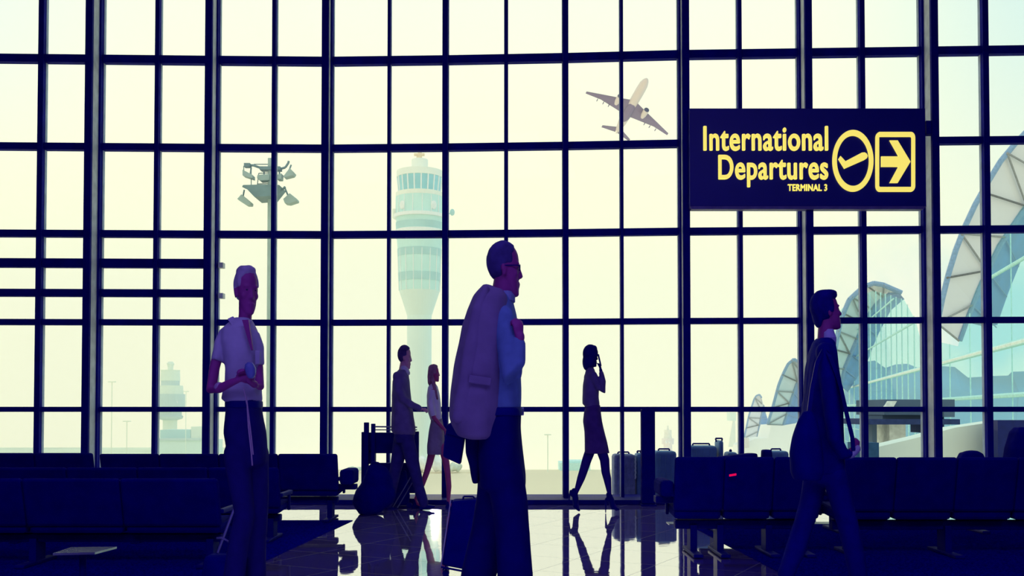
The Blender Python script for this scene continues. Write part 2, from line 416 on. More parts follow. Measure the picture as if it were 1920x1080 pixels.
# ---- far tower on the left with its building
def fartower(cx, Y, base, prof, label, mats, dots, extra=None):
    s = F / Y; x = at(cx, 770, Y).x
    root = empty('control_tower', (x, Y, GZ)); tag(root, label, 'tower')
    for nm, pr, mt in prof:
        build(nm, MB().lathe((x, Y, 0), [(r/s, at(cx, y, Y).z) for r, y in pr], 28), mt, root)
    for px, py, r in dots:
        build('dish', MB().ell(at(px, py, Y - 17/s), (r/s, .25, r*1.4/s)), mats, root)
    return root
f1 = mat('hazy grey tower wall', osrgb(226, 231, 211), .8, .1, var=.02, scale=.2)  # distance haze is put into these pale tower colours
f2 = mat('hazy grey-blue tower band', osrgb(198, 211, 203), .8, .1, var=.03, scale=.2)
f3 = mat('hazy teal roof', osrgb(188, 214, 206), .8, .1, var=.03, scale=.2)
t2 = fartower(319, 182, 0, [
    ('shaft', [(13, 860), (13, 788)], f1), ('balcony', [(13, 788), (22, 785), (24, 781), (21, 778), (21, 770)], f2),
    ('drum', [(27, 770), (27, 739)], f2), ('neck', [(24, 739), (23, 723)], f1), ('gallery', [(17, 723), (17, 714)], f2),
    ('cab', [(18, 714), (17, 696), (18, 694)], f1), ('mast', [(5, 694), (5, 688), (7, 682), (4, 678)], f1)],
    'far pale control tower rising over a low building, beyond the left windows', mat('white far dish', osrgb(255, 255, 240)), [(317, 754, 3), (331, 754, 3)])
bY = 165.0
bd = empty('airport_building', (at(345, 770, bY).x, bY, GZ)); tag(bd, 'low pale teal airport building at the foot of the far control tower', 'building')
def pb(x0, x1, y0, y1, Y, dep): a, c = at(x0, y1, Y), at(x1, y0, Y); return MB().box(a.x, c.x, Y, Y + dep, a.z, c.z)
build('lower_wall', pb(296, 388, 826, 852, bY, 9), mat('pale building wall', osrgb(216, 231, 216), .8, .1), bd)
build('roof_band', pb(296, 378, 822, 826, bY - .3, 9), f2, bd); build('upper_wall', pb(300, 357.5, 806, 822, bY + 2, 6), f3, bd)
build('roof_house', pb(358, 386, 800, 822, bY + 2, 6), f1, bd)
r1m, r2m = mat('hazy pink tower wall', osrgb(247, 224, 208), .8, .1), mat('hazy mauve tower band', osrgb(226, 216, 208), .8, .1)  # pale tones with the haze already in the colour
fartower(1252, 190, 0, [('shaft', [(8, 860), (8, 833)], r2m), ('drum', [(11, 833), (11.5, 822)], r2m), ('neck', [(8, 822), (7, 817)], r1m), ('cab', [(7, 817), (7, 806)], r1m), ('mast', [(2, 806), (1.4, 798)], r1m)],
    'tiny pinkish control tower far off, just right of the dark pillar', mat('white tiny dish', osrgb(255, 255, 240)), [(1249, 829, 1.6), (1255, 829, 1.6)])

# ---- floodlight mast
MY = 60.0; ms = F / MY
mroot = empty('floodlight_mast', (at(507, 770, MY).x, MY, GZ)); tag(mroot, 'tall grey floodlight mast with a cluster of lamps near its top', 'mast')
mg = mat('grey galvanised steel', srgb(112, 138, 146), .6, .3, var=.1, scale=2); mg2 = mat('weathered mast steel', srgb(158, 176, 174), .6, .3, var=.06, scale=2)
a, b_ = at(506.5, 297, MY), at(504, 770, MY)
build('pole', MB().tube([((b_.x, MY, GZ), .155, .155), ((a.x, MY, a.z), .135, .135)], 14, rnd=False), mg2, mroot)
def mp_(px, py, dy=0): return at(px, py, MY) + V((0, dy, 0))
build('platform', MB().prism(px2([(463, 353), (506, 352), (530, 353), (514, 373), (484, 375)], MY), MY - .9, MY + .9), mg, mroot)
m = MB(); m.poly([mp_(462, 310), mp_(475, 310), mp_(492, 316), mp_(507, 316), mp_(528, 316), mp_(535, 314), mp_(541, 305), mp_(541, 302)], .07)
m.box(mp_(461, 0).x, mp_(472, 0).x, MY - .2, MY + .2, mp_(0, 314).z, mp_(0, 307).z); m.box(mp_(491, 0).x, mp_(529, 0).x, MY - .3, MY + .3, mp_(0, 320).z, mp_(0, 314).z)
m.poly([mp_(455, 349), mp_(463, 353)], .06); m.poly([mp_(522, 356), mp_(530, 355), mp_(535, 350)], .07)
build('crossarm', m, mg, mroot)
m = MB()
for pts in (((471, 311), (471, 352)), ((485, 325), (482, 352)), ((485, 325), (506, 324)), ((482, 345), (506, 344)), ((457, 311), (457, 330)), ((476, 308), (505, 308))):
    m.poly([mp_(*p) for p in pts], .028)
build('guard_rail', m, mg, mroot)
for pts, rod in ((((457, 320), (476, 330), (476, 337), (457, 331)), ((471, 314), (469, 330))),
                 (((485, 330), (507, 328), (507, 340), (490, 341), (484, 336)), ((495, 322), (495, 330))),
                 (((533, 333), (545, 317), (554, 326), (551, 331), (535, 335)), ((546, 309), (537, 333))),
                 (((447, 375), (455, 366), (473, 381), (472, 386), (464, 386)), ((458, 356), (455, 372))),
                 (((533, 375), (545, 364), (559, 375), (559, 379), (544, 384), (536, 383)), ((534, 352), (544, 376))),
                 (((521, 330), (530, 327), (529, 338), (521, 338)), ((524, 320), (524, 330)))):
    fl = build('floodlight', MB().prism(px2(pts, MY), MY - .32, MY + .32), mg2, mroot, bevel=.03)
    build('bracket', MB().poly([mp_(*p) for p in rod], .05), mg, fl)
# thin light poles on the airfield
for px, py, lab in ((210, 716, 'thin tall lamp pole standing alone on the airfield beyond the left windows'), (238, 790, 'short faint lamp pole right of the tall thin pole on the airfield'),
                    (349, 734, 'slim lamp pole in front of the low teal airport building'), (1027, 815, 'faint thin pole on the horizon left of the woman on the phone')):
    Y = 118 if px != 349 else 160; p = at(px, py, Y)
    o = empty('lamp_pole', (p.x, Y, GZ)); tag(o, lab, 'pole')
    build('pole', MB().bar((p.x, Y, GZ), p, .055), f1, o); build('lamp_head', MB().box(p.x - .4, p.x + .4, Y - .2, Y + .2, p.z - .06, p.z + .06), f1, o)
# horizon clutter: service vehicles and shrubs
gs = [mat('grey green shrub', osrgb(205, 210, 190), .95, .05, var=.15, scale=2), mat('pale shrub', osrgb(232, 234, 222), .95, .05, var=.15, scale=2)]
def shrub(px, py, wpx, hpx, Y, mt, label):
    s = F / Y; base = at(px, py, Y); base.z = GZ
    m = MB()
    for k in range(9):
        a = random.random(); m.ell((base.x + (random.random()-.5)*wpx/s, Y + (random.random()-.5)*1.5, GZ + .3 + random.random()*hpx/s*.6), (wpx/s*.2, .8, hpx/s*.4), n=10, m=7)
    me = fused(m, 'shrub', base, .22, 1, .12, (2, 2, 2))
    tag(build('shrub', me, mt, loc=base), label, 'shrub', 'shrubs along the edge of the apron')
for px, w_, h, mt, lab in ((667, 22, 9, 0, 'low grey shrub on the horizon beside the end of the left bench'), (792, 24, 30, 1, 'pale shrub at the foot of the tall control tower, left of the striding woman'),
                           (822, 22, 34, 1, 'tall pale shrub seen between the legs of the woman in the skirt'), (856, 22, 14, 0, 'low grey shrub on the horizon under the hanging document case'),
                           (890, 16, 10, 0, 'small grey shrub on the horizon close behind the man with the jacket')):
    shrub(px, 882, w_, h, 116, gs[mt], lab)
vb = mat('pale teal hangar', osrgb(196, 232, 222), .8, .1)
o = empty('hangar', (at(1078, 880, 120).x, 120, GZ)); tag(o, 'small pale teal hangar on the horizon behind the woman on the phone', 'building')
build('hall', pb(1050, 1107, 868, 884, 120, 5), vb, o); build('roof', pb(1066, 1100, 864.5, 868, 120.5, 4), vb, o)

# ---- terminal with vaulted roofs on the right
soffit = mat('grey vault soffit', srgb(230, 230, 238), .7, .15, var=.02, scale=.3)
soffit2 = mat('blue glazed vault', srgb(88, 144, 206), .4, .3, var=.12, scale=.8)
edge = mat('steel blue vault edge', srgb(132, 164, 204), .6, .2); truss = mat('grey vault truss', srgb(150, 152, 158), .6, .2)
def resamp(p, n):
    L = [0]
    for a, b in zip(p, p[1:]): L.append(L[-1] + math.hypot(b[0]-a[0], b[1]-a[1]))
    out = []
    for k in range(n):
        t = L[-1]*k/(n-1); i = 0
        while i < len(L)-2 and L[i+1] < t: i += 1
        q = (t-L[i])/(L[i+1]-L[i]); out.append((p[i][0]+(p[i+1][0]-p[i][0])*q, p[i][1]+(p[i+1][1]-p[i][1])*q))
    return out
def shell(o, i, Yo, Yi, n=14, th=.5):
    po = [at(*p, Yo) for p in resamp(o, n)]; pi_ = [at(*p, Yi) for p in resamp(i, n)]
    m = MB(); d = V((.05, th, .12))
    m.rings([[a, b, b + d, a + d] for a, b in zip(po, pi_)])
    return m, po, pi_
def vault(outer, inner, inner2, Ys, label, tw_=.12, nt_=7, er=.2):
    root = empty('vault_roof', (at(*outer[0], Ys[0]).x, Ys[0], GZ)); tag(root, label, 'roof', 'vaulted terminal roofs')
    m, po, pi_ = shell(outer, inner, Ys[0], Ys[1]); build('soffit', m, soffit, root)
    build('edge_beam', MB().poly([p + V((0, -.05, 0)) for p in po], er, 8), edge, root)
    build('inner_beam', MB().poly([p + V((0, -.1, 0)) for p in pi_], er, 8), edge, root)
    m = MB(); a = [at(*p, Ys[0] - .25) for p in resamp(outer, nt_)]; b = [at(*p, Ys[1] - .25) for p in resamp(inner, nt_)]
    for k in range(nt_ - 1):
        m.bar(a[k], b[k+1] if k % 2 else b[k], tw_/2, 6); m.bar(a[k], b[k+1], tw_/2, 6)
    build('truss', m, truss, root)
    if inner2:
        m, _, p2 = shell(inner, inner2, Ys[1] + .3, Ys[2]); build('glazed_band', m, soffit2, root)
        m = MB(); q = [at(*p, Ys[1] + .1) for p in resamp(inner, nt_)]; q2 = [at(*p, Ys[2] - .3) for p in resamp(inner2, nt_)]
        for k in range(nt_): m.bar(q[k], q2[k], tw_*.3, 6)
        build('glazing_bar', m, edge, root)
    return root
vault([(1757, 606), (1764, 570), (1776, 520), (1798, 448), (1834, 371), (1875, 303), (1925, 243), (1990, 190), (2100, 140)],
      [(1798, 639), (1804, 618), (1812, 600), (1834, 542), (1875, 457), (1920, 392), (1980, 330), (2100, 270)],
      [(1812, 604), (1867, 618), (1887, 558), (1920, 475), (1970, 420), (2100, 360)], (58, 60, 64), 'largest vaulted terminal roof, sweeping up out of the picture at the right', .12, 8, .16)
vault([(1560, 690), (1568, 640), (1576, 600), (1592, 562), (1618, 538), (1644, 529), (1662, 537), (1690, 549)],
      [(1575, 722), (1582, 690), (1607, 634), (1622, 600), (1640, 572), (1664, 550), (1684, 548)],
      [(1590, 735), (1628, 676), (1636, 652), (1648, 624), (1670, 582), (1695, 561)], (92, 95, 99), 'vaulted terminal roof arching just right of the head of the person with a bag', .14, 8, .22)
vault([(1439, 796), (1448, 766), (1461, 717), (1476, 684), (1487, 673), (1493, 674), (1510, 690), (1530, 715)],
      [(1468, 797), (1474, 780), (1479, 761), (1493, 719), (1505, 705), (1528, 722)],
      [(1492, 793), (1500, 790), (1504, 770), (1512, 745), (1518, 735), (1530, 728)], (128, 131, 135), 'vaulted terminal roof seen left of the back of the person with a bag', .16, 7, .18)
vault([(1395, 822), (1404, 779), (1414, 748), (1420, 739), (1425, 740), (1428, 746)], [(1419, 822), (1427, 779), (1431, 764), (1431, 762), (1431, 761), (1432, 760)],
      [(1440, 820), (1443, 797), (1440, 787), (1436, 775), (1434, 768), (1433, 762)], (168, 171, 174), 'smallest clear vaulted terminal roof, narrow and pinkish, above the right bench', .16, 6, .14)
root = empty('vault_roof', (at(1372, 838, 200).x, 200, GZ)); tag(root, 'faint sliver of the farthest vaulted roof beside a window post', 'roof', 'vaulted terminal roofs')
m, po, pi_ = shell([(1366, 838), (1371, 806), (1375, 785)], [(1379, 838), (1379, 806), (1378, 785)], 200, 202, 5); build('soffit', m, mat('faint pink soffit', osrgb(244, 226, 206), .8, .1), root)
build('canopy', pb(1369, 1380, 773, 789, 199, 3), mat('faint teal canopy', osrgb(214, 228, 214), .8, .1), root)
# pale terminal wing below the vaults
o = empty('terminal_wing', (at(1450, 860, 140).x, 140, GZ)); tag(o, 'low cream terminal wing under the smaller vaulted roofs', 'building')
cw = mat('cream terminal wall', osrgb(250, 242, 222), .8, .1, var=.02, scale=.3)
m = MB().prism(px2([(1392, 900), (1392, 836), (1414, 823), (1440, 821), (1446, 797), (1540, 792), (1540, 900)], 140), 140, 146); build('wall', m, cw, o)
build('plant_room', pb(1389, 1404, 821, 840, 139, 2), mat('grey plant room', osrgb(214, 208, 200), .8, .1), o)
# hill behind
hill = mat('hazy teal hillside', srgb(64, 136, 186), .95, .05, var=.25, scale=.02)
H = [(1560, 712), (1590, 690), (1625, 678), (1640, 676), (1660, 690), (1680, 683), (1702, 682), (1722, 690), (1757, 686), (1790, 688), (1800, 696), (1815, 708), (1860, 705), (1895, 704), (1897, 697), (1925, 696), (1990, 700), (2100, 690)]
m = MB(); hp = [at(x, y, 420) for x, y in H]
m.rings([[V((p.x*.86, 360, GZ - 8)), V((p.x*.93, 385, GZ + (p.z-GZ)*.6)), p, V((p.x*1.05, 450, p.z*.8)), V((p.x*1.1, 490, GZ - 8))] for p in hp])
tag(build('hill', m, hill), kind='structure')
# long receding curtain wall of the terminal
A = V((8.8 + .247*132, 132, 0)); B = V((8.8 + .247*30, 30, 0)); dirw = (B - A)
glz = empty('glass_curtain_wall', (A + B)/2 + V((0, 0, GZ))); tag(glz, 'long tinted glass curtain wall of the terminal receding at the right', 'glass wall')
cg = glassmat('tinted curtain glass', (.78, .96, .97), .10)
ztop = 19.5
# top edge follows the vaults
m = MB(); nrm = V((dirw.y, -dirw.x, 0)).normalized()*.06
tops = [(1560, 600), (1600, 560), (1640, 545), (1665, 552), (1697, 562), (1718, 600), (1728, 640), (1757, 640), (1800, 650), (1812, 604), (1834, 545), (1875, 460), (1920, 395), (1960, 340)]
def onwall(px):
    k = (px - 960)/F; y = 8.8/(k - .247); return V((k*y, y, 0))
rows = []
for px, py in tops:
    p = onwall(px); z = at(px, py, p.y).z; rows.append([V((p.x, p.y, GZ)), V((p.x, p.y, z)), V((p.x, p.y, z)) + nrm, V((p.x, p.y, GZ)) + nrm])
m.rings(rows); build('glass', m, cg, glz)
bar_m = mat('white curtain wall bar', osrgb(214, 238, 236), .5, .3)
def topz(px):
    for (a, ya), (b, yb) in zip(tops, tops[1:]):
        if a <= px <= b: return at(px, ya + (yb-ya)*(px-a)/(b-a), onwall(px).y).z
for z, r in ((-2.2, .05), (-.7, .05), (1.6, .09), (3.4, .12), (6.2, .07), (8.6, .06)):
    px = 1562; run = []
    while px <= 1955:
        q = onwall(px)
        if topz(px) > z + .1: run.append(V((q.x, q.y - .12, z)))
        elif len(run) > 1: build('rail', MB().poly(run, r), bar_m, glz); run = []
        else: run = []
        px += 3
    if len(run) > 1: build('rail', MB().poly(run, r), bar_m, glz)
for i, px in enumerate((1572, 1582, 1592, 1601, 1611, 1622, 1632, 1643, 1652, 1661, 1671, 1681, 1691, 1702, 1714, 1738, 1760, 1780, 1818, 1857, 1896, 1940)):
    q = onwall(px); build('mullion', MB().bar((q.x, q.y - .1, GZ), (q.x, q.y - .1, topz(px)), q.y*.0006, 6), bar_m, glz)
# boarding bridge structure, ramp wall and blocks near the terminal
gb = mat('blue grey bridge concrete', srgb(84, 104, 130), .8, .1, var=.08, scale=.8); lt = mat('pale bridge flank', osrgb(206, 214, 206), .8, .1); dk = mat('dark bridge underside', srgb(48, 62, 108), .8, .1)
BY = 27.0
o = empty('boarding_bridge', (at(1700, 860, BY).x, BY, GZ)); tag(o, 'grey concrete boarding bridge on a pier outside the right windows', 'bridge')
build('cabin', pb(1658, 1790, 749, 778, BY, 2.2), gb, o)
build('cabin_flank', MB().prism(px2([(1656, 766), (1664, 752), (1680, 752), (1672, 766)], BY - .05), BY - .12, BY + .02), lt, o)
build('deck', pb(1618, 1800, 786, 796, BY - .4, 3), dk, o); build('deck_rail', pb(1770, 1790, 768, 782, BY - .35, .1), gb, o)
build('pier', pb(1668, 1698, 796, 850, BY + .4, 1.1), lt, o); build('pier', pb(1636, 1644, 796, 850, BY + .4, .5), gb, o)
build('beam', pb(1655, 1760, 772, 787, BY + .2, 1.5), gb, o)
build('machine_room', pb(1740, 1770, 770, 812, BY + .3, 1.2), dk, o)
RY = 20.0
rm = mat('pale ramp concrete', osrgb(214, 224, 210), .85, .1, var=.04, scale=.8)
o = build('ramp_wall', MB().prism(px2([(1646, 900), (1646, 838), (1723, 820), (1790, 802), (1870, 790), (1870, 900)], RY), RY, RY + .6), rm, loc=(0, 0, 0)); tag(o, 'pale sloping ramp wall outside the right windows', 'wall')
o = build('concrete_block', pb(1606, 1648, 830, 900, RY - .6, .5), mat('dark teal block', srgb(50, 84, 124), .85, .1)); tag(o, 'dark blue block at the lower end of the pale ramp wall', 'block')  # plain dark teal base colour
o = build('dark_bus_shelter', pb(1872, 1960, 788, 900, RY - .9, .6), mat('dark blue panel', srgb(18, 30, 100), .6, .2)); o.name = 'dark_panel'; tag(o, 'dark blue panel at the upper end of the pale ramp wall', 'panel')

# ---- airliner climbing
AY = 674.0; k = F / 2.83 / F
f_ = V((.233, -.916, .326)).normalized()        # towards its nose (x, towards the viewer is -y, up)
r_ = V((-.894, -.075, .438)); r_ = (r_ - f_*r_.dot(f_)).normalized(); u_ = r_.cross(f_).normalized()
c0 = at(1181, 204, AY)
def ap(a, b, c): return c0 + f_*a + r_*b + u_*c
air = empty('airliner', c0); tag(air, 'white and grey airliner climbing in the sky, seen through the upper windows', 'airplane')
aw = mat('white fuselage paint', srgb(214, 196, 194), .4, .3, var=.02, scale=.05); ag = mat('mauve grey wing', srgb(118, 98, 136), .5, .2, var=.06, scale=.05); ad = mat('dark engine intake', osrgb(24, 18, 80), .6, .1)
pr = [(33, .3, -.6), (32, 1.2, -.5), (29.5, 2.2, -.25), (26, 2.9, 0), (20, 3.1, 0), (-8, 3.1, 0), (-16, 2.8, .3), (-24, 1.8, 1.0), (-30, .7, 1.7)]
m = MB(); m.rings([[ap(x, r*cos(2*pi*i/24), z + r*sin(2*pi*i/24)) for i in range(24)] for x, r, z in pr]); build('fuselage', m, aw, air, smooth=True)
m = MB(); m.rings([[ap(x, 2.9*g*cos(2*pi*i/16), -1.6 + 2.2*g*sin(2*pi*i/16)) for i in range(16)] for x, g in ((10, .2), (8, .7), (3, 1), (-7, 1), (-11, .6), (-13, .2))]); build('belly_fairing', m, ag, air, smooth=True)
for s in (1, -1):
    sec = lambda y, le, te, z, t: [ap(le, s*y, z), ap((le*2+te)/3, s*y, z + t), ap(te, s*y, z), ap((le*2+te)/3, s*y, z - t)]
    m = MB().rings([sec(1.5, 10, -6, -1.2, .9), sec(10, 5.5, -5.5, -.6, .6), sec(20, 0, -5.5, .5, .35), sec(31, -6.5, -8.8, 2.0, .1)]); build('wing', m, ag, air)
    m = MB().rings([sec(.8, -23, -29, 1.2, .3), sec(10.8, -30, -32.5, 2.2, .1)]); build('tailplane', m, ag, air)
    m = MB(); m.rings([[ap(x, s*9.8 + r*cos(2*pi*i/20), -2.6 + r*sin(2*pi*i/20)) for i in range(20)] for x, r in ((9.5, 1.75), (8, 1.95), (4, 1.8), (1, 1.1))])
    e = build('engine', m, aw, air, smooth=False)
    m = MB(); m.rings([[ap(x, s*9.8 + r*cos(2*pi*i/20), -2.6 + r*sin(2*pi*i/20)) for i in range(20)] for x, r in ((9.62, 1.6), (9.5, 1.7))]); build('intake', m, ad, e)
    for y in (13.5, 17.5, 22): m = MB(); m.ell(ap(-6 - (y-13)*.15, s*y, -.6 + (y-13)*.1), (1.6, .35, .45), Matrix((f_, r_, u_)).transposed(), 10, 7); build('flap_fairing', m, ag, air)
m = MB().rings([[ap(-20, .25, 2), ap(-20, -.25, 2), ap(-29, -.25, 2.2), ap(-29, .25, 2.2)], [ap(-29.5, .1, 11.5), ap(-29.5, -.1, 11.5), ap(-32.5, -.1, 11.5), ap(-32.5, .1, 11.5)]]); build('tail_fin', m, aw, air)
# ---- luggage standing outside on the ledge and along the glass
lg = mat('grey blue suitcase fabric', osrgb(120, 128, 160), .8, .15, var=.15, scale=20); lt2 = mat('teal grey suitcase shell', osrgb(104, 140, 172), .7, .2, var=.1, scale=6); lite = mat('light zip tape', osrgb(190, 200, 190), .6, .2)
def suitcase(px0, px1, py0, py1, Y, dep, mt, label, name='suitcase', grp='suitcases behind the glass', rib=True):
    a, c = at(px0, py1, Y), at(px1, py0, Y)
    root = empty(name, ((a.x+c.x)/2, Y, a.z)); tag(root, label, 'suitcase', grp)
    build('body', MB().box(a.x, c.x, Y, Y + dep, a.z + .015, c.z), mt, root, bevel=.035)
    m = MB()
    for q in (.25, .5, .75): m.bar((a.x + (c.x-a.x)*q, Y - .004, a.z + .05), (a.x + (c.x-a.x)*q, Y - .004, c.z - .05), .006)
    build('rib', m, mt, root)
    m = MB().poly([(a.x + .06, Y + dep/2, c.z - .02), (a.x + .07, Y + dep/2, c.z + .022), (c.x - .07, Y + dep/2, c.z + .022), (c.x - .06, Y + dep/2, c.z - .02)], .01); build('handle', m, M['darkmetal'], root)
    for sx in (a.x + .04, c.x - .04): build('wheel', MB().bar((sx - .012, Y + .04, a.z + .02), (sx + .012, Y + .04, a.z + .02), .02, 12), M['darkmetal'], root)
    return root
LY = 12.36
s1 = suitcase(1151, 1192, 852, 935, LY, .3, lg, 'grey suitcase behind the glass, left of the dark pillar, with a pale zip')
m = MB().poly([at(1193, 858 + 4*i, LY - .0) + V((-.015 + (.008 if i % 2 else 0), -.01, 0)) for i in range(11)], .009); build('zip', m, lite, s1)
suitcase(1194, 1208, 850, 935, LY + .02, .28, lt2, 'narrow teal suitcase behind the glass, squeezed between the grey one and the pillar')
suitcase(1228, 1269, 846, 935, LY, .3, lt2, 'wide teal suitcase behind the glass, right of the dark pillar')
suitcase(1293, 1345, 836, 935, LY, .3, lt2, 'low teal suitcase behind the glass, its top above the right bench')
suitcase(1349, 1357, 826, 935, LY + .02, .3, lt2, 'slim upright teal case behind the glass, next to the low teal suitcase')
suitcase(1366, 1384, 848, 935, LY, .3, lt2, 'teal suitcase behind the glass, barely showing beside a window post')
suitcase(1442, 1480, 846, 935, LY, .3, lt2, 'teal suitcase behind the glass, left of the person with a shoulder bag')
# ------------------------------------------------------------------ departures sign on the posts
SY = 11.28
navy = mat('navy sign face', (.006, .010, .30), .35, .35, var=.05, scale=2)
yel = mat('yellow backlit lettering', (.9, .8, .15), .5, .2, var=.02, emit=(1.0, .84, .155), estr=.9)
lipm = mat('mauve metal sign edge', (.22, .18, .42), .4, .4)
a, c = at(1293.5, 390, SY), at(1735, 203, SY)
sg = empty('departures_sign', ((a.x+c.x)/2, SY, a.z)); tag(sg, 'navy hanging sign with yellow departures lettering, plane symbol and arrow', 'sign')
build('panel', MB().box(a.x, c.x, SY, SY + .12, a.z + .02, c.z), navy, sg, bevel=.006)
m = MB().hexa([V(p) for p in ((a.x + .02, SY + .0, a.z - .012), (c.x - .03, SY + .0, a.z - .012), (a.x + .02, SY + .12, a.z - .012), (c.x - .03, SY + .12, a.z - .012),
                              (a.x, SY - .004, a.z + .02), (c.x, SY - .004, a.z + .02), (a.x, SY + .12, a.z + .02), (c.x, SY + .12, a.z + .02))])
build('bottom_edge', m, lipm, sg)
for px in (1501, 1723):
    x = Xw(px); build('bracket', MB().box(x - .05, x + .05, SY + .12, Yw(px) - .36, at(960, 250, SY).z, at(960, 225, SY).z), M['frame'], sg)
def letters(body, px0, px1, base, cap, name, off):
    cu = bpy.data.curves.new(name, 'FONT'); cu.body = body; cu.size = 1; cu.space_character = 1.07; cu.extrude = .02; cu.resolution_u = 6
    o = bpy.data.objects.new(name, cu); COL.objects.link(o)
    dg = bpy.context.evaluated_depsgraph_get(); me = bpy.data.meshes.new_from_object(o.evaluated_get(dg)); bpy.data.objects.remove(o)
    xs = [v.co.x for v in me.vertices]; x0, x1 = min(xs), max(xs)
    # cap height from the first letter
    n_ = bpy.data.curves.new('cap', 'FONT'); n_.body = body[0]; n_.size = 1
    q = bpy.data.objects.new('cap', n_); COL.objects.link(q); dg = bpy.context.evaluated_depsgraph_get(); mm = bpy.data.meshes.new_from_object(q.evaluated_get(dg))
    y0 = min(v.co.y for v in mm.vertices); y1 = max(v.co.y for v in mm.vertices); bpy.data.objects.remove(q)
    A, B = at(px0, base, SY), at(px1, cap, SY)
    for v in me.vertices:
        x = A.x + (v.co.x - x0)/(x1 - x0)*(B.x - A.x); z = A.z + (v.co.y - y0)/(y1 - y0)*(B.z - A.z)
        v.co = V((x, SY - .002 - (v.co.z + .02)*.4, z)) - origin_of(sg)
    # heavier strokes: the outline repeated a little to every side
    b0 = [v.co.copy() for v in me.vertices]; f0 = [list(p.vertices) for p in me.polygons]
    kx = off * (B.x - A.x)/(x1 - x0); kz = off * .8 * (B.z - A.z)/(y1 - y0); vv = []; ff = []
    for i in range(9):
        d = V((0, 0, 0)) if i == 8 else V((kx*cos(pi*i/4), .0004*(i + 1), kz*sin(pi*i/4)))
        ff += [[j + len(vv) for j in q] for q in f0]; vv += [tuple(p + d) for p in b0]
    bpy.data.meshes.remove(me); me = bpy.data.meshes.new(name); me.from_pydata(vv, [], ff)
    bm = bmesh.new(); bm.from_mesh(me); bmesh.ops.recalc_face_normals(bm, faces=bm.faces); bm.to_mesh(me); bm.free()
    return build(name, me, yel, sg)
letters('International', 1319.5, 1551, 281.5, 238, 'lettering', .024)
letters('Departures', 1347.6, 1551, 335.5, 292, 'lettering', .024)
letters('TERMINAL 3', 1477, 1550, 358, 346, 'lettering', .016)
def frame2d(outer, inner, name):
    m = MB(); n = len(outer); O = [at(x, y, SY) for x, y in outer]; I = [at(x, y, SY) for x, y in inner]
    d = V((0, -.018, 0))
    rr = [[O[i], I[i], I[i] + d, O[i] + d] for i in range(n)]; rr.append(rr[0])
    m.rings(rr, cap=False); return build(name, m, yel, sg)
ring = lambda cx, cy, rx, ry, n=64: [(cx + rx*cos(2*pi*i/n), cy + ry*sin(2*pi*i/n)) for i in range(n)]
frame2d(ring(1598.6, 302, 38.3, 57.8), ring(1598.6, 302, 30.3, 47), 'plane_ring')
def rrect(x0, x1, y0, y1, r, k=8):
    out = []
    for cx, cy, a0 in ((x1-r, y1-r*1.4, 0), (x0+r, y1-r*1.4, 90), (x0+r, y0+r*1.4, 180), (x1-r, y0+r*1.4, 270)):
        for i in range(k + 1): a = R(a0 + 90*i/k); out.append((cx + r*cos(a), cy + r*1.4*sin(a)))
    return out
frame2d(rrect(1641, 1715, 248, 360, 8), rrect(1647.5, 1708.5, 257, 351, 2), 'arrow_frame')
s_ = .2604
P = [(1157,457),(1172,434),(1207,472),(1325,410),(1345,408),(1360,417),(1368,433),(1362,450),(1345,462),(1200,526)]
build('plane_symbol', MB().prism(px2([(1270 + x*s_, 180 + y*s_) for x, y in P], SY), SY - .018, SY - .001), yel, sg)
P = [(1465,437),(1590,437),(1525,322),(1583,322),(1675,475),(1583,628),(1525,628),(1588,512),(1465,512)]
build('arrow', MB().prism(px2([(1270 + x*s_, 180 + y*s_) for x, y in P], SY), SY - .018, SY - .001), yel, sg)
# ------------------------------------------------------------------ people
class Fig:
    """collects pieces traced at pixel positions on the plane y = Y of one person"""
    def __init__(s, Y, cx): s.Y = Y; s.s = F / Y; s.o = V((at(cx, 770, Y).x, Y, 0))
    comp = False
    def p(s, x, y, d=0): return at(x, y, s.Y + d) if s.comp else at(x, y, s.Y) + V((0, d, 0))
    def limb(s, mb, pts, n=18, depth=(0, 1, 0), rnd=True):      # (px, py, depth offset m, half width px, half depth px)
        mb.tube([(s.p(x, y, d), a/s.s, b/s.s) for x, y, d, a, b in pts], n, depth, rnd=rnd); return mb
    def slab(s, mb, rows, n=24, power=.85):                      # stacked level sections: y, left, right, depth centre, half depth px
        rr = []
        for y, l, r, d, hd in rows:
            c = s.p((l + r)/2, y, d); a = (r - l)/2/s.s; b = hd/s.s
            ring = []
            for i in range(n):
                t = 2*pi*i/n; cx_, sy_ = cos(t), sin(t)
                ring.append(c + V((a*math.copysign(abs(cx_)**power, cx_), b*math.copysign(abs(sy_)**power, sy_), 0)))
            rr.append(ring)
        return mb.rings(rr)
    def dot(s, mb, x, y, d, rx, ry, rz): return mb.ell(s.p(x, y, d), (rx/s.s, ry/s.s, rz/s.s))
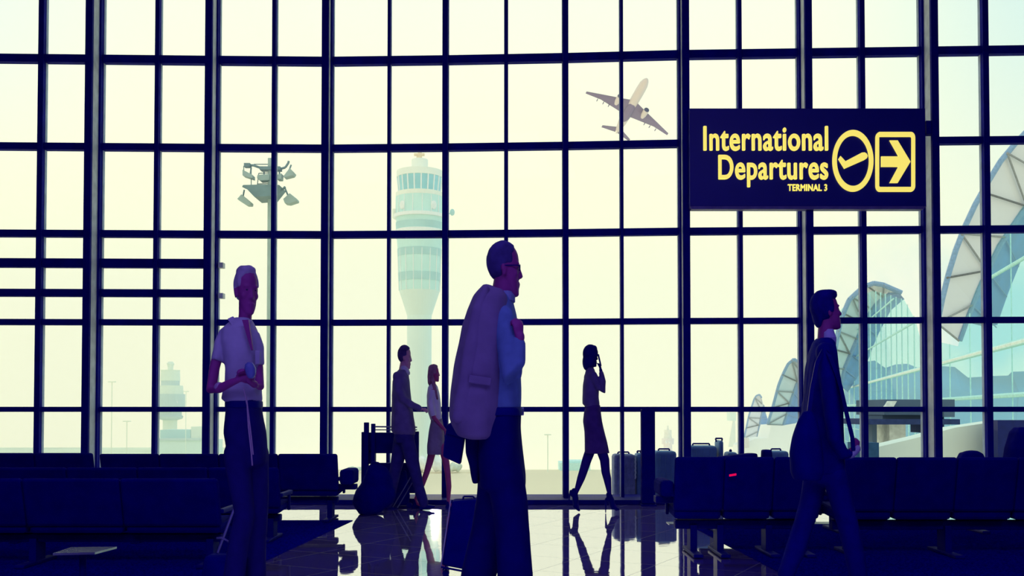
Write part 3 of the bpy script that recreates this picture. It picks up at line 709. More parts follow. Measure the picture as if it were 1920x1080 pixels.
class Head:
    def __init__(s, fig, cx, top, chin, dep, wid, yaw=0, tilt=0, d=0):
        """cx = pixel of the head's middle; dep = nose to nape px, wid = ear to ear px; yaw 0 looks to +x, -90 to the viewer"""
        s.h = (chin - top)/fig.s; s.sx = dep/fig.s/.96; s.sy = wid/fig.s/.70
        s.R = Matrix.Rotation(R(yaw), 3, 'Z') @ Matrix.Rotation(R(tilt), 3, 'Y')
        s.c = fig.p(cx, chin, d)
    def q(s, x, y, z): return s.c + s.R @ V(((x - .02)*s.sx, y*s.sy, (z - .5)*s.h)) + V((0, 0, .5*s.h))
    def ell(s, mb, x, y, z, rx, ry, rz, n=20, m=12): return mb.ell(s.q(x, y, z), (rx*s.sx, ry*s.sy, rz*s.h), s.R, n, m)
    def rings(s, mb, rows, n=24):
        return mb.rings([[s.q(cx + rx*cos(2*pi*i/n), ry*sin(2*pi*i/n), z) for i in range(n)] for z, cx, rx, ry in rows])
    def skin(s, mb, fem=False):
        k = .92 if fem else 1
        s.ell(mb, -.03, 0, .64, .42, .33, .355)
        s.rings(mb, [(-.005, .24, .05, .05), (.01, .25, .11, .10*k), (.05, .235, .15, .155*k), (.12, .19, .20, .21*k), (.22, .15, .235, .265*k), (.34, .12, .265, .29*k), (.46, .10, .295, .305), (.58, .085, .315, .31), (.70, .05, .31, .30), (.82, -.02, .27, .25)])
        s.ell(mb, .31, 0, .055, .085, .10, .055)                                   # chin
        mb.rings([[s.q(*p) for p in r] for r in (                                  # nose
            [(.36, .05, .58), (.36, -.05, .58), (.405, -.02, .57), (.405, .02, .57)],
            [(.36, .06, .48), (.36, -.06, .48), (.445, -.025, .475), (.445, .025, .475)],
            [(.36, .085, .38), (.36, -.085, .38), (.495, -.045, .375), (.495, .045, .375)],
            [(.36, .08, .335), (.36, -.08, .335), (.475, -.04, .33), (.475, .04, .33)])])
        s.ell(mb, .435, 0, .365, .06, .055, .035); s.ell(mb, .39, .065, .355, .05, .03, .028); s.ell(mb, .39, -.065, .355, .05, .03, .028)
        s.ell(mb, .375, 0, .235, .05, .10, .024); s.ell(mb, .365, 0, .19, .05, .09, .026)   # lips
        s.ell(mb, .34, 0, .215, .06, .13, .09)
        for e in (1, -1):
            s.ell(mb, .345, e*.125, .585, .055, .10, .03)                          # brow
            s.ell(mb, .315, e*.125, .515, .045, .07, .035)                         # lids
            s.ell(mb, .25, e*.19, .40, .10, .09, .08)                              # cheek
            s.ell(mb, -.035, e*.325, .455, .075, .035, .115, 12, 8); s.ell(mb, -.06, e*.345, .49, .06, .03, .07, 12, 8)
        return mb
    def eyes(s, parent):
        m = MB()
        for e in (1, -1): s.ell(m, .345, e*.125, .515, .03, .045, .022, 12, 8)
        return build('eye', m, EYEM, parent, smooth=True)
    def hair(s, name, mt, parent, front=.12, side=.50, nape=.16, lift=.035, extra=None, voxel=.006):
        m = MB(); n, mm = 36, 26; c = (-.035, 0, .635); r = (.425 + lift, .335 + lift, .365 + lift)
        rr = []
        for k in range(1, mm):
            a = pi*k/mm; ring = []
            for i in range(n):
                x, y, z = sin(a)*cos(2*pi*i/n), sin(a)*sin(2*pi*i/n), -cos(a)
                X_, Y__, Z_ = c[0] + r[0]*x, c[1] + r[1]*y, c[2] + r[2]*z
                face = X_ > front and Z_ < .80 + .10*(1 - min(1, abs(Y__)/.25)**2) - .0
                low = Z_ < (nape if X_ < -.2 else nape + (side - nape)*min(1, (X_ + .2)/.25))
                sc_ = .80 if (face or low) else 1
                ring.append(s.q(c[0] + r[0]*x*sc_, c[1] + r[1]*y*sc_, c[2] + r[2]*z*sc_))
            rr.append(ring)
        m.rings(rr)
        if extra: extra(m)
        me = fused(m, name, origin_of(parent), voxel, 2, .0025, (40, 40, 14))
        return build(name, me, mt, parent)
def hand(mb, W, f, n, L, curl=(20, 30, 25), spread=5, thumb=40, w_=.42, side=1, fr=.05):
    """wrist W, pointing direction f, palm normal n (fingers bend towards it), length L"""
    f = V(f).normalized(); n = V(n); n = (n - f*n.dot(f)).normalized(); l = f.cross(n)*side
    mb.tube([(W - f*L*.08, L*.13, L*.12), (W + f*L*.12, L*w_*.42, L*.115), (W + f*L*.40, L*w_*.5, L*.10), (W + f*L*.50, L*w_*.46, L*.075)], 14, n)
    for i, (k, ln) in enumerate(((-.36, .44), (-.12, .5), (.12, .46), (.36, .36))):
        p = W + f*L*(.50 - .03*abs(i-1.3)) + l*(L*w_*k); a = R(spread*(i - 1.4)); d = f*cos(a) + l*sin(a); ang = 0
        pts = [(p - d*L*.05, L*fr, L*fr)]
        for j, q in enumerate((.42, .32, .26)):
            ang += R(curl[j]); e = d*cos(ang) + n*sin(ang); p = p + e*(L*ln*q); pts.append((p, L*fr*(.98 - .1*j), L*fr*(.98 - .1*j)))
        mb.tube(pts, 10, l)
    a = R(thumb); d = f*cos(a) - l*sin(a); p = W + f*L*.14 - l*L*w_*.34
    mb.tube([(p, L*.075, L*.075), (p + d*L*.2, L*.066, L*.066), (p + d*L*.2 + (d*.8 + f*.3 + n*.35).normalized()*L*.16, L*.055, L*.055), (p + d*L*.2 + (d*.5 + f*.5 + n*.5).normalized()*L*.29, L*.045, L*.045)], 10, n)
EYEM = mat('dark eye', (.02, .015, .1), .2, .5)
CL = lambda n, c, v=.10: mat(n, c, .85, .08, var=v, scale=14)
def person(fig, mb, label, sk, voxel):
    me = fused(mb, 'person', fig.o, voxel, 2)
    b = build('person', me, sk, loc=fig.o); tag(b, label, 'person'); return b
def cloth(name, mb, mt, body, voxel=.010, fold=.006, fs=(9, 9, 3), smooth=4, label=None):
    me = fused(mb, name, origin_of(body), voxel, smooth, fold, fs); o = build(name, me, mt, body)
    if label: o['label'] = label
    return o
def shoe(f, body, ankle, heel, toe, w_, d, mt=None, name='shoe', sole=3):
    """ankle, heel-bottom and toe-bottom pixels"""
    m = MB(); a, h, t = f.p(*ankle, d), f.p(*heel, d), f.p(*toe, d); ww = w_/f.s
    up = (a - h); fw = (t - h)
    m.tube([(a, ww*1.0, ww*1.0), (h + up*.45 + fw*.12, ww*1.1, ww*1.05)], 14)
    m.tube([(h + up*.22 + fw*.02, ww*.8, ww*.9), (h + up*.30 + fw*.3, ww*.85, ww), (h + up*.20 + fw*.65, ww*.62, ww*1.05), (h + up*.12 + fw*.93, ww*.4, ww*.8)], 14)
    nrm = V((0, 0, 1)); 
    m.tube([(h + fw*.03, ww*.30, ww*.9), (h + fw*.35, ww*.22, ww*.85), (h + fw*.7, ww*.24, ww*1.0), (h + fw*.96, ww*.2, ww*.7)], 12)
    return build(name, fused(m, name, origin_of(body), .005, 2), mt or M['shoe'], body)

# ============ 1. man with the jacket over his shoulder
f = Fig(4.17, 935)
mb = MB(); hd = Head(f, 947, 452, 557, 68, 62, yaw=4, tilt=0); hd.skin(mb)
f.limb(mb, [(935, 610, .0, 30, 40), (938, 575, .0, 22, 26), (945, 530, .0, 20, 23), (948, 505, 0, 20, 22)])         # neck
f.slab(mb, [(575, 912, 958, 0, 60), (620, 895, 966, 0, 72), (690, 895, 966, 0, 66), (760, 905, 965, 0, 56), (800, 900, 968, 0, 56), (850, 900, 968, 0, 54)])
f.limb(mb, [(945, 600, -.14, 16, 18), (952, 670, -.19, 12, 13), (959, 706, -.21, 9, 9), (968, 672, -.22, 9, 9), (974, 638, -.215, 9, 10)])   # near arm folded up
f.limb(mb, [(915, 600, .13, 16, 18), (885, 690, .17, 13, 14), (872, 740, .17, 11, 12), (858, 795, .14, 9, 9)])    # far arm reaching back
f.limb(mb, [(932, 840, -.05, 22, 24), (954, 940, -.06, 18, 20), (961, 1000, -.06, 16, 18), (965, 1100, -.06, 13, 14), (970, 1215, -.06, 9, 11)])
f.limb(mb, [(925, 840, .06, 24, 24), (914, 1000, .06, 16, 18), (895, 1100, .06, 13, 14), (870, 1205, .07, 9, 11)])
for ax, ay, tx_, ty_, d in ((968, 1215, 990, 1243, -.06), (868, 1205, 890, 1240, .07)): f.limb(mb, [(ax, ay, d, 9, 11), ((ax+tx_)/2, ty_ - 12, d, 8, 11), (tx_, ty_ - 6, d, 6, 9)])
hand(mb, f.p(973, 640, -.215), (-.03, .06, 1), (-.6, .8, 0), .112, curl=(30, 75, 60), thumb=14, w_=.40, fr=.062, side=-1)
hand(mb, f.p(857, 797, .13), (-.15, 0, -1), (.3, -1, 0), .10, curl=(40, 60, 50), fr=.06)
body = person(f, mb, 'man in glasses with a grey jacket over his shoulder, nearest of the walkers', M['skin'], .0055)
hd.eyes(body)
hd.hair('hair', CL('greying dark hair', (.08, .06, .26), .3), body, front=.19, side=.56, nape=.16, lift=.018)
gl = MB()
for e in (1, -1):
    c = [hd.q(.40, e*(.135 + .085*cos(2*pi*i/16)), .515 + .055*sin(2*pi*i/16)) for i in range(17)]; gl.poly(c, .0016)
    gl.poly([hd.q(.40, e*.22, .535), hd.q(.33, e*.30, .54), hd.q(-.03, e*.345, .53)], .0022)
gl.poly([hd.q(.405, .05, .53), hd.q(.42, 0, .54), hd.q(.405, -.05, .53)], .0018); build('eyeglasses', gl, M['darkmetal'], body)
shirt = MB()
f.slab(shirt, [(552, 934, 958, 0, 34), (566, 916, 962, 0, 52), (590, 905, 968, 0, 78), (625, 898, 974, 0, 84), (680, 898, 977, 0, 80), (730, 902, 978, 0, 72), (768, 906, 976, 0, 66)])
f.limb(shirt, [(944, 600, -.14, 21, 24), (954, 665, -.19, 19, 20), (961, 712, -.21, 19, 20), (967, 685, -.22, 16, 17), (971, 650, -.215, 12, 12.5)])
f.limb(shirt, [(915, 600, .13, 20, 22), (885, 690, .17, 16, 17), (872, 740, .17, 14, 14), (860, 780, .15, 11, 11)])
cloth('shirt', shirt, CL('pale blue shirt', (.16, .28, .55)), body, .008, .006)
build('collar', f.slab(MB(), [(548, 938, 960, 0, 30), (556, 932, 966, 0, 36), (566, 928, 966, 0, 40), (568, 932, 960, 0, 36)]), CL('pale collar', (.30, .36, .62)), body)
tr = MB()
f.slab(tr, [(768, 905, 977, 0, 66), (800, 897, 976, 0, 70), (850, 893, 980, 0, 72), (890, 897, 984, 0, 70), (915, 898, 984, 0, 64)])
f.limb(tr, [(945, 880, -.06, 36, 40), (956, 940, -.06, 34, 36), (962, 1000, -.06, 33, 32), (966, 1080, -.06, 34, 30), (972, 1150, -.06, 32, 28), (974, 1225, -.06, 30, 28)])
f.limb(tr, [(930, 880, .07, 34, 38), (925, 940, .07, 34, 36), (915, 1000, .07, 34, 32), (898, 1080, .07, 34, 30), (886, 1150, .07, 30, 28), (872, 1215, .07, 26, 26)])
cloth('trousers', tr, CL('dark navy trousers', (.002, .001, .15)), body, .010, .009, (7, 7, 2))
build('belt', f.slab(MB(), [(764, 903, 978.5, 0, 68), (766, 902, 979.5, 0, 69), (777, 900, 980, 0, 70), (779, 901, 979, 0, 69)]), M['shoe'], body, smooth=True)
build('belt_buckle', MB().box(f.p(974, 0).x, f.p(982, 0).x, 4.17 - .03, 4.17 + .03, f.p(0, 779).z, f.p(0, 764).z), mat('dull metal buckle', (.3, .28, .5), .3, .5, .6), body, bevel=.004)
for ax, d, (hx, hy), (tx_, ty_) in (((968, 1218), -.06, (955, 1250), (1010, 1250)), ((868, 1208), .07, (852, 1240), (905, 1249))): shoe(f, body, ax, (hx, hy), (tx_, ty_), 15, d)
jk = MB()      # jacket hanging down his back from the shoulder
f.slab(jk, [(536, 906, 922, -.05, 20), (545, 901, 944, -.06, 36), (560, 889, 953, -.06, 54), (585, 877, 955, -.06, 62), (618, 867, 953, -.06, 66), (662, 858, 951, -.06, 68), (690, 852, 949, -.06, 68), (734, 846, 944, -.06, 66), (780, 842, 939, -.06, 62), (795, 846, 936, -.06, 58), (817, 858, 932, -.06, 52), (823, 880, 924, -.06, 40)])
jc = CL('grey jacket cloth', (.27, .20, .37), .08)
cloth('jacket', jk, jc, body, .009, .007, (8, 8, 2.2))
sl = MB(); f.limb(sl, [(912, 552, -.15, 9, 12), (899, 590, -.175, 13, 12), (889, 650, -.185, 15, 12), (877, 720, -.18, 15, 12), (866, 784, -.165, 14, 11)])
cloth('jacket_sleeve', sl, jc, body, .007, .006, (10, 10, 3))
build('pocket_flap', MB().obox(f.p(903, 716, -.208), V((20/f.s, 0, -3/f.s)), V((0, .012, 0)), V((1/f.s, 0, 7/f.s))), jc, body, bevel=.004)
ct = MB(); f.slab(ct, [(815, 872, 910, .03, 22), (850, 873, 905, .03, 22), (872, 880, 902, .03, 20), (907, 886, 897, .03, 10)])
cloth('jacket_tail', ct, CL('dark jacket lining', (.002, .001, .15)), body, .008, .003)
# the case in his far hand
cs = empty('document_case', f.p(850, 871, .10)); tag(cs, 'black document case held behind the man carrying a jacket', 'bag')
a = px2([(839, 796), (849, 790), (871, 800), (872, 822), (864, 871), (831, 856), (833, 830)], 4.17 + .10)
build('body', MB().prism(a, 4.17 + .07, 4.17 + .14), M['shoe'], cs, bevel=.008)
build('flap', MB().prism(px2([(839, 798), (849, 792), (870, 801), (870, 822), (836, 812)], 4.17 + .065), 4.17 + .058, 4.17 + .068), M['shoe'], cs, bevel=.003)
build('handle', MB().poly([f.p(846, 793, .105), f.p(851, 783, .105), f.p(862, 786, .105), f.p(864, 797, .105)], .006), M['darkmetal'], cs)
# rolling suitcase standing behind him
SY2 = 6.45
sc_ = empty('rolling_suitcase', (at(860, 770, SY2).x, SY2, 0)); tag(sc_, 'dark upright rolling suitcase with a thin bright edge, behind the man with a jacket', 'suitcase')
pts = [(846, 938), (895, 934), (905, 1076), (827, 1062)]
build('body', MB().prism(px2([(847, 940), (900, 936), (900, 1074), (828, 1060)], SY2), SY2, SY2 + .18), M['dark'], sc_, bevel=.012)
build('edge_rail', MB().poly([at(845, 938, SY2 - .01), at(827, 1061, SY2 - .01)], .0035), mat('bright rail', (.6, .6, .7), .3, .6), sc_)['label'] = 'thin bright metal rail'
build('base_trim', MB().poly([at(827, 1063, SY2 - .01), at(900, 1077, SY2 - .01)], .007), M['darkmetal'], sc_)
for px, py in ((836, 1075), (890, 1083)):
    for d in (.03, .15):
        p = at(px, py, SY2 + d); p.z = .022; build('wheel', MB().bar(p + V((0, -.012, 0)), p + V((0, .012, 0)), .022, 16), M['darkmetal'], sc_)
        build('wheel_fork', MB().bar(p + V((0, 0, .0)), V((p.x, p.y, at(px, 1066, SY2).z)), .006), M['darkmetal'], sc_)
build('handle', MB().poly([at(868, 938, SY2 + .1), at(869, 931, SY2 + .1), at(888, 931, SY2 + .1), at(890, 938, SY2 + .1)], .006), M['darkmetal'], sc_)

# ============ 2. person in a short-sleeved shirt
f = Fig(4.93, 462)
mb = MB(); hd = Head(f, 462, 500, 592, 52, 44, yaw=-48, tilt=2); hd.skin(mb, True)
f.limb(mb, [(456, 650, 0, 20, 26), (457, 620, 0, 13, 15), (460, 590, 0, 12, 14), (461, 560, 0, 13, 14)])
f.slab(mb, [(618, 428, 480, 0, 32), (650, 420, 484, 0, 36), (700, 428, 486, 0, 34), (750, 432, 484, 0, 32), (800, 430, 490, 0, 36), (850, 432, 490, 0, 36)])
f.limb(mb, [(417, 640, -.02, 10, 12), (408, 690, -.05, 9.5, 11), (404, 732, -.07, 9, 10), (425, 730, -.13, 8.5, 9.5), (452, 719, -.17, 7, 8), (466, 714, -.18, 5.5, 7)])
f.limb(mb, [(481, 640, .0, 7, 9), (488, 690, -.02, 7.5, 9), (494, 726, -.07, 8, 9), (490, 722, -.13, 7, 8), (484, 716, -.17, 5.5, 7)])
f.limb(mb, [(448, 830, -.05, 18, 20), (463, 960, -.05, 12, 14), (452, 1060, -.05, 10, 11), (448, 1150, -.05, 6, 8)])
f.limb(mb, [(474, 830, .05, 18, 20), (482, 960, .05, 13, 15), (478, 1060, .05, 10, 11), (474, 1150, .05, 6, 8)])
for x, d in ((448, -.05), (474, .05)): f.limb(mb, [(x, 1150, d, 6, 8), (x+8, 1166, d-.05, 6, 8), (x+16, 1171, d-.10, 5, 7)])
hand(mb, f.p(466, 713, -.18), (1, .05, .12), (.1, .6, .8), .105, curl=(25, 45, 40), thumb=45, w_=.42, fr=.062)
hand(mb, f.p(485, 716, -.17), (-.55, -.2, .9), (-.4, -.8, .3), .10, curl=(35, 50, 40), thumb=35, w_=.42, fr=.062)
body = person(f, mb, 'person in a white short-sleeved shirt and dark trousers standing before the left benches', M['skin'], .005)
hd.eyes(body)
def ex(m): hd.ell(m, -.10, 0, .90, .34, .28, .14); hd.ell(m, .12, 0, .93, .20, .24, .10); hd.ell(m, -.36, 0, .52, .12, .24, .20)
hd.hair('hair', CL('light grey hair', (.50, .42, .56), .2), body, front=.20, side=.55, nape=.30, lift=.03, extra=ex, voxel=.005)
sh = MB()
f.slab(sh, [(596, 442, 470, 0, 20), (606, 430, 476, 0, 28), (618, 416, 482, 0, 36), (640, 414, 488, 0, 42), (665, 420, 489, 0, 44), (690, 424, 489, 0, 42), (715, 423, 489, 0, 40), (735, 418, 490, 0, 38), (748, 416, 491, 0, 38), (755, 424, 489, 0, 36)])
f.limb(sh, [(424, 622, -.01, 11, 18), (417, 645, -.03, 12, 17), (411, 678, -.05, 10.5, 14.5)], rnd=False)
f.limb(sh, [(478, 624, .0, 9, 16), (487, 650, -.01, 8.5, 15), (490, 684, -.03, 8, 13)], rnd=False)
sm = CL('white shirt cloth', (.55, .50, .66), .06)
cloth('shirt', sh, sm, body, .007, .006, (10, 10, 4))
m = MB()
m.obox(f.p(446, 608, -.062), V((9/f.s, -.012, -11/f.s)), V((0, .006, .0)), V((4/f.s, .012, 3/f.s))); m.obox(f.p(470, 612, -.065), V((-3/f.s, -.006, -11/f.s)), V((0, .006, 0)), V((4/f.s, .01, -2/f.s)))
build('collar', m, sm, body, bevel=.004)
build('shirt_opening', MB().prism(px2([(455, 600), (467, 600), (475, 656), (472, 657)], 4.93 - .11), 4.93 - .123, 4.93 - .105), M['skin'], body)
for a in (((433, 658), (451, 656), (451, 686), (432, 687)), ((478, 657), (487, 658), (487, 682), (478, 684))):
    build('chest_pocket', MB().prism(px2(a, 4.93 - .108), 4.93 - .108, 4.93 - .08), sm, body, bevel=.003)
tr = MB()
f.slab(tr, [(748, 427, 488, 0, 37), (775, 424, 490, 0, 40), (810, 421, 497, 0, 44), (850, 426, 499, 0, 40), (872, 434, 496, 0, 30)])
f.limb(tr, [(448, 850, -.05, 24, 27), (458, 920, -.05, 20, 22), (464, 965, -.05, 19, 20), (452, 1020, -.05, 19, 20), (444, 1080, -.05, 20, 20), (444, 1155, -.05, 19, 20)])
f.limb(tr, [(474, 850, .05, 25, 27), (477, 920, .05, 21, 22), (477, 965, .05, 19, 20), (474, 1020, .05, 20, 20), (474, 1080, .05, 22, 20), (474, 1155, .05, 20, 20)])
cloth('trousers', tr, CL('dark blue trousers', (.014, .010, .17)), body, .009, .007, (8, 8, 2))
build('belt', f.slab(MB(), [(752, 425, 490, 0, 39), (754, 424, 491, 0, 40), (763, 424, 491, 0, 40), (765, 425, 490, 0, 39)]), M['shoe'], body, smooth=True)
build('bracelet', MB().tube([(f.p(425, 727, -.13), 8.8/f.s, 9.8/f.s), (f.p(426, 726.5, -.132), 8.8/f.s, 9.8/f.s)], 16), mat('pale bracelet', (.5, .3, .5), .4, .5), body)
build('hanging_strap', MB().poly([f.p(474, 728, -.17), f.p(478, 760, -.145), f.p(481, 800, -.15), f.p(486, 845, -.15), f.p(487, 870, -.14)], .0035).poly([f.p(477, 745, -.15), f.p(484, 800, -.15), f.p(489, 850, -.145)], .003), mat('light strap', (.5, .35, .5), .6, .3), body)
for x, d in ((448, -.05), (474, .05)): shoe(f, body, (x, 1155), (x - 10, 1176), (x + 26, 1176), 11, d)
cup = build('cup', f.slab(MB(), [(683, 484, 492, -.20, 5), (687, 480, 496, -.20, 8), (694, 479, 499, -.20, 9), (702, 481, 499, -.20, 9), (709, 484, 497, -.20, 7), (712, 487, 494, -.20, 4)]), mat('blue cup', (.16, .20, .55), .4, .4), loc=f.p(489, 712, -.19), smooth=True)
tag(cup, 'small blue cup in the hands of the person with short sleeves', 'cup')
# tilted trolley handle at the lower left
ty = 6.0
tr_ = empty('luggage_trolley', (at(415, 770, ty).x, ty, 0)); tag(tr_, 'small folding luggage trolley with two tilted bars beside the person in short sleeves', 'trolley')
hm = mat('dull chrome tube', (.22, .22, .44), .35, .4, .4)
build('handle_bar', MB().bar(at(444, 940, ty + .06), at(408, 1037, ty - .06), .008), hm, tr_); build('handle_bar', MB().bar(at(463, 960, ty + .04), at(427, 1038, ty - .06), .008), hm, tr_)
build('cross_strap', MB().poly([at(406, 1009, ty - .04), at(416, 1008, ty - .04), at(428, 1015, ty - .03), at(434, 1022, ty - .03)], .006), hm, tr_)
a = at(400, 1075, ty - .05)
build('bag', MB().hexa([V(p) for z, e in ((.03, .0), (.22, .02)) for p in ((a.x - .05 + e, ty - .16, z), (a.x + .14 + e, ty - .16, z), (a.x - .05 + e, ty - .02, z), (a.x + .14 + e, ty - .02, z))]), M['dark'], tr_, bevel=.03)
for dx in (-.03, .12): build('wheel', MB().bar((a.x + dx - .01, ty - .03, .03), (a.x + dx + .01, ty - .03, .03), .03, 14), M['darkmetal'], tr_)

# ============ 3. man in a suit by the luggage cart
f = Fig(10.84, 758)
mb = MB(); hd = Head(f, 759.5, 648, 692, 27, 24, yaw=2, tilt=2); hd.skin(mb)
f.limb(mb, [(752, 712, 0, 9, 11), (755, 695, 0, 7.5, 8.5), (758, 680, 0, 7.5, 8.5)])
f.slab(mb, [(702, 744, 765, 0, 22), (730, 740, 767, 0, 24), (770, 740, 768, 0, 22), (810, 740, 772, 0, 22), (825, 742, 772, 0, 20)])
f.limb(mb, [(748, 708, -.09, 7, 8), (756, 748, -.14, 6, 7), (775, 760, -.14, 5, 6), (791, 767, -.12, 3.6, 4.2)])
f.limb(mb, [(752, 708, .10, 7, 8), (756, 750, .14, 6, 7), (766, 785, .13, 5, 5), (770, 800, .12, 4, 4)])
f.limb(mb, [(752, 820, .05, 11, 12), (744, 875, .05, 8, 9), (736, 905, .05, 6, 7), (724, 943, .05, 4, 5)])
f.limb(mb, [(762, 820, -.05, 11, 12), (776, 875, -.05, 8, 9), (785, 905, -.05, 6, 7), (796, 943, -.05, 4, 5)])
hand(mb, f.p(792, 767, -.12), (1, 0, -.12), (-.1, .6, -.8), .10, curl=(35, 55, 45), thumb=30, w_=.42, fr=.065)
hand(mb, f.p(770, 802, .12), (.1, 0, -1), (-1, -.2, 0), .09, curl=(20, 30, 25), fr=.06)
body = person(f, mb, 'man in a dark suit striding right in front of the luggage cart', M['skin_glare'], .006)
hd.eyes(body); hd.hair('hair', CL('dark brown hair', (.10, .06, .22), .3), body, front=.15, side=.55, nape=.18, lift=.04)
sd_ = CL('glare lightened blue suit', (.21, .16, .36))  # suit cloth lightened to carry the glare of the sun
jk = MB()
f.slab(jk, [(693, 748, 764, 0, 14), (701, 741, 766, 0, 24), (715, 736.5, 768, 0, 30), (740, 735, 770, 0, 30), (765, 735, 773, 0, 28), (790, 734, 777, 0, 28), (808, 733.5, 779, 0, 27), (815, 740, 778, 0, 24)])
f.limb(jk, [(747, 706, -.10, 9, 11), (750, 728, -.14, 9, 10), (758, 749, -.155, 8.5, 9), (774, 759, -.15, 7, 8), (787, 765, -.13, 5.5, 6)])
f.limb(jk, [(752, 708, .10, 9, 11), (756, 750, .14, 8, 9), (765, 783, .13, 6.5, 7), (769, 795, .12, 5, 5.5)])
cloth('suit_jacket', jk, sd_, body, .010, .006, (10, 10, 4))
build('shirt_collar', f.slab(MB(), [(686, 752, 763, 0, 9), (690, 750, 766, 0, 11), (699, 752, 769, 0, 13), (703, 758, 768, 0, 10)]), CL('white shirt front', (.75, .70, .80)), body)
tr = MB(); f.slab(tr, [(800, 739, 776, 0, 23), (820, 739, 777, 0, 24), (830, 742, 775, 0, 22)])
f.limb(tr, [(752, 822, .05, 14, 15), (746, 855, .05, 13, 13), (741, 880, .05, 11.5, 12), (734, 910, .05, 11, 11), (726, 946, .05, 9.5, 10)])
f.limb(tr, [(764, 822, -.05, 14, 15), (772, 855, -.05, 13, 13), (778, 880, -.05, 11.5, 12), (785, 910, -.05, 10.5, 11), (795, 943, -.05, 9, 10)])
cloth('trousers', tr, CL('dark suit trousers', (.05, .04, .24)), body, .009, .006, (9, 9, 3))
shoe(f, body, (724, 944), (716, 958), (743, 958), 5.5, .05); shoe(f, body, (796, 942), (789, 954), (816, 950), 5.5, -.05)

# ============ 4. woman in a white blouse and grey skirt
f = Fig(10.95, 818)
mb = MB(); hd = Head(f, 815, 684, 716, 20, 18, yaw=4, tilt=-2); hd.skin(mb, True)
f.limb(mb, [(812, 735, 0, 6, 8), (812, 715, 0, 4.6, 5), (813, 705, 0, 5, 5)])
f.slab(mb, [(730, 804, 822, 0, 13), (755, 803, 825, 0, 14), (785, 808, 826, 0, 12), (805, 806, 830, 0, 14), (845, 806, 830, 0, 13)])
f.limb(mb, [(812, 734, -.07, 4.5, 5), (811, 765, -.10, 4, 4.5), (815, 783, -.10, 4, 4.3), (828, 798, -.09, 3.4, 3.6), (836, 807, -.08, 2.6, 3)])
f.limb(mb, [(814, 734, .07, 4.5, 5), (816, 765, .10, 4, 4.5), (812, 795, .10, 3.4, 3.6), (806, 815, .09, 2.6, 3)])
f.limb(mb, [(812, 838, .03, 8, 9), (805, 868, .03, 6.5, 7), (799, 888, .03, 5.5, 6), (790, 912, .03, 5, 5.5), (778, 938, .03, 3, 3.5)])
f.limb(mb, [(830, 838, -.03, 8, 9), (837, 868, -.03, 6.5, 7), (840, 888, -.03, 5.5, 6), (842, 912, -.03, 5, 5.5), (841, 940, -.03, 3, 3.5)])
f.limb(mb, [(778, 938, .03, 3, 3.5), (783, 946, .03, 3, 3.5), (790, 949, .03, 2.4, 3)]); f.limb(mb, [(841, 940, -.03, 3, 3.5), (846, 948, -.03, 3, 3.5), (852, 950, -.03, 2.4, 3)])
hand(mb, f.p(836, 807, -.08), (.6, 0, -.75), (-.2, .9, -.1), .085, curl=(25, 35, 30), fr=.06)
hand(mb, f.p(806, 815, .09), (-.3, 0, -1), (1, -.2, 0), .085, curl=(25, 35, 30), fr=.06)
body = person(f, mb, 'woman with long brown hair in a white blouse and grey skirt, beside the suited man', M['legs'], .0052)
hd.eyes(body)
def ex(m):
    f.limb(m, [(810, 690, 0, 7, 8.5), (807, 705, 0, 5.5, 8), (806, 718, 0, 4, 7), (808, 726, 0, 2.5, 5)])
    f.limb(m, [(811, 708, -.05, 3.5, 3), (816, 728, -.075, 3.2, 3), (821, 748, -.085, 2, 2)])
hd.hair('hair', CL('auburn hair', (.42, .20, .26), .25), body, front=.20, side=.45, nape=.10, lift=.05, extra=ex, voxel=.005)
bl = MB(); f.slab(bl, [(719, 808, 817, 0, 7), (725, 803, 821, 0, 12), (740, 800, 825, 0, 17), (756, 800, 827, 0, 17), (775, 803, 828, 0, 15), (788, 807, 829, 0, 15)])
f.limb(bl, [(811, 732, -.07, 6, 7), (809, 755, -.10, 6, 6.5), (814, 780, -.105, 5.5, 6)], rnd=False); f.limb(bl, [(814, 732, .07, 6, 7), (816, 765, .10, 5.5, 6), (813, 785, .10, 5, 5)], rnd=False)
cloth('blouse', bl, CL('white blouse', (.92, .86, .90), .04), body, .007, .005, (12, 12, 5))
sk = MB(); f.slab(sk, [(784, 809, 829, 0, 13), (795, 806, 831, 0, 16), (815, 803, 833, 0, 18), (835, 801, 833, 0, 18), (852, 801, 833, 0, 17)])
cloth('skirt', sk, CL('grey skirt', (.38, .31, .38)), body, .007, .004, (10, 10, 4))
for (ax, hx, tx_, d) in (((778, 938), (772, 954), (794, 955), .03), ((841, 940), (836, 954), (856, 955), -.03)): shoe(f, body, ax, hx, tx_, 3.6, d)

# ============ 5. woman on the phone in high heels
f = Fig(10.5, 1112)
mb = MB(); hd = Head(f, 1109, 648, 688, 25, 23, yaw=4, tilt=0); hd.skin(mb, True)
f.limb(mb, [(1106, 710, 0, 8, 9), (1107, 692, 0, 5.5, 6), (1108, 680, 0, 6, 6)])
f.slab(mb, [(700, 1102, 1116, 0, 15), (725, 1096, 1122, 0, 17), (755, 1096, 1122, 0, 15), (785, 1097, 1127, 0, 18), (840, 1100, 1136, 0, 16)])
f.limb(mb, [(1110, 706, -.09, 6, 6.5), (1122, 728, -.11, 5, 5.5), (1128, 736, -.11, 4.6, 5), (1128, 715, -.10, 4.2, 4.6), (1125, 694, -.08, 3, 3.4)])
f.limb(mb, [(1104, 706, .09, 6, 6.5), (1104, 735, .12, 5, 5.5), (1110, 762, .12, 4.4, 4.6), (1124, 770, .08, 3, 3.4)])
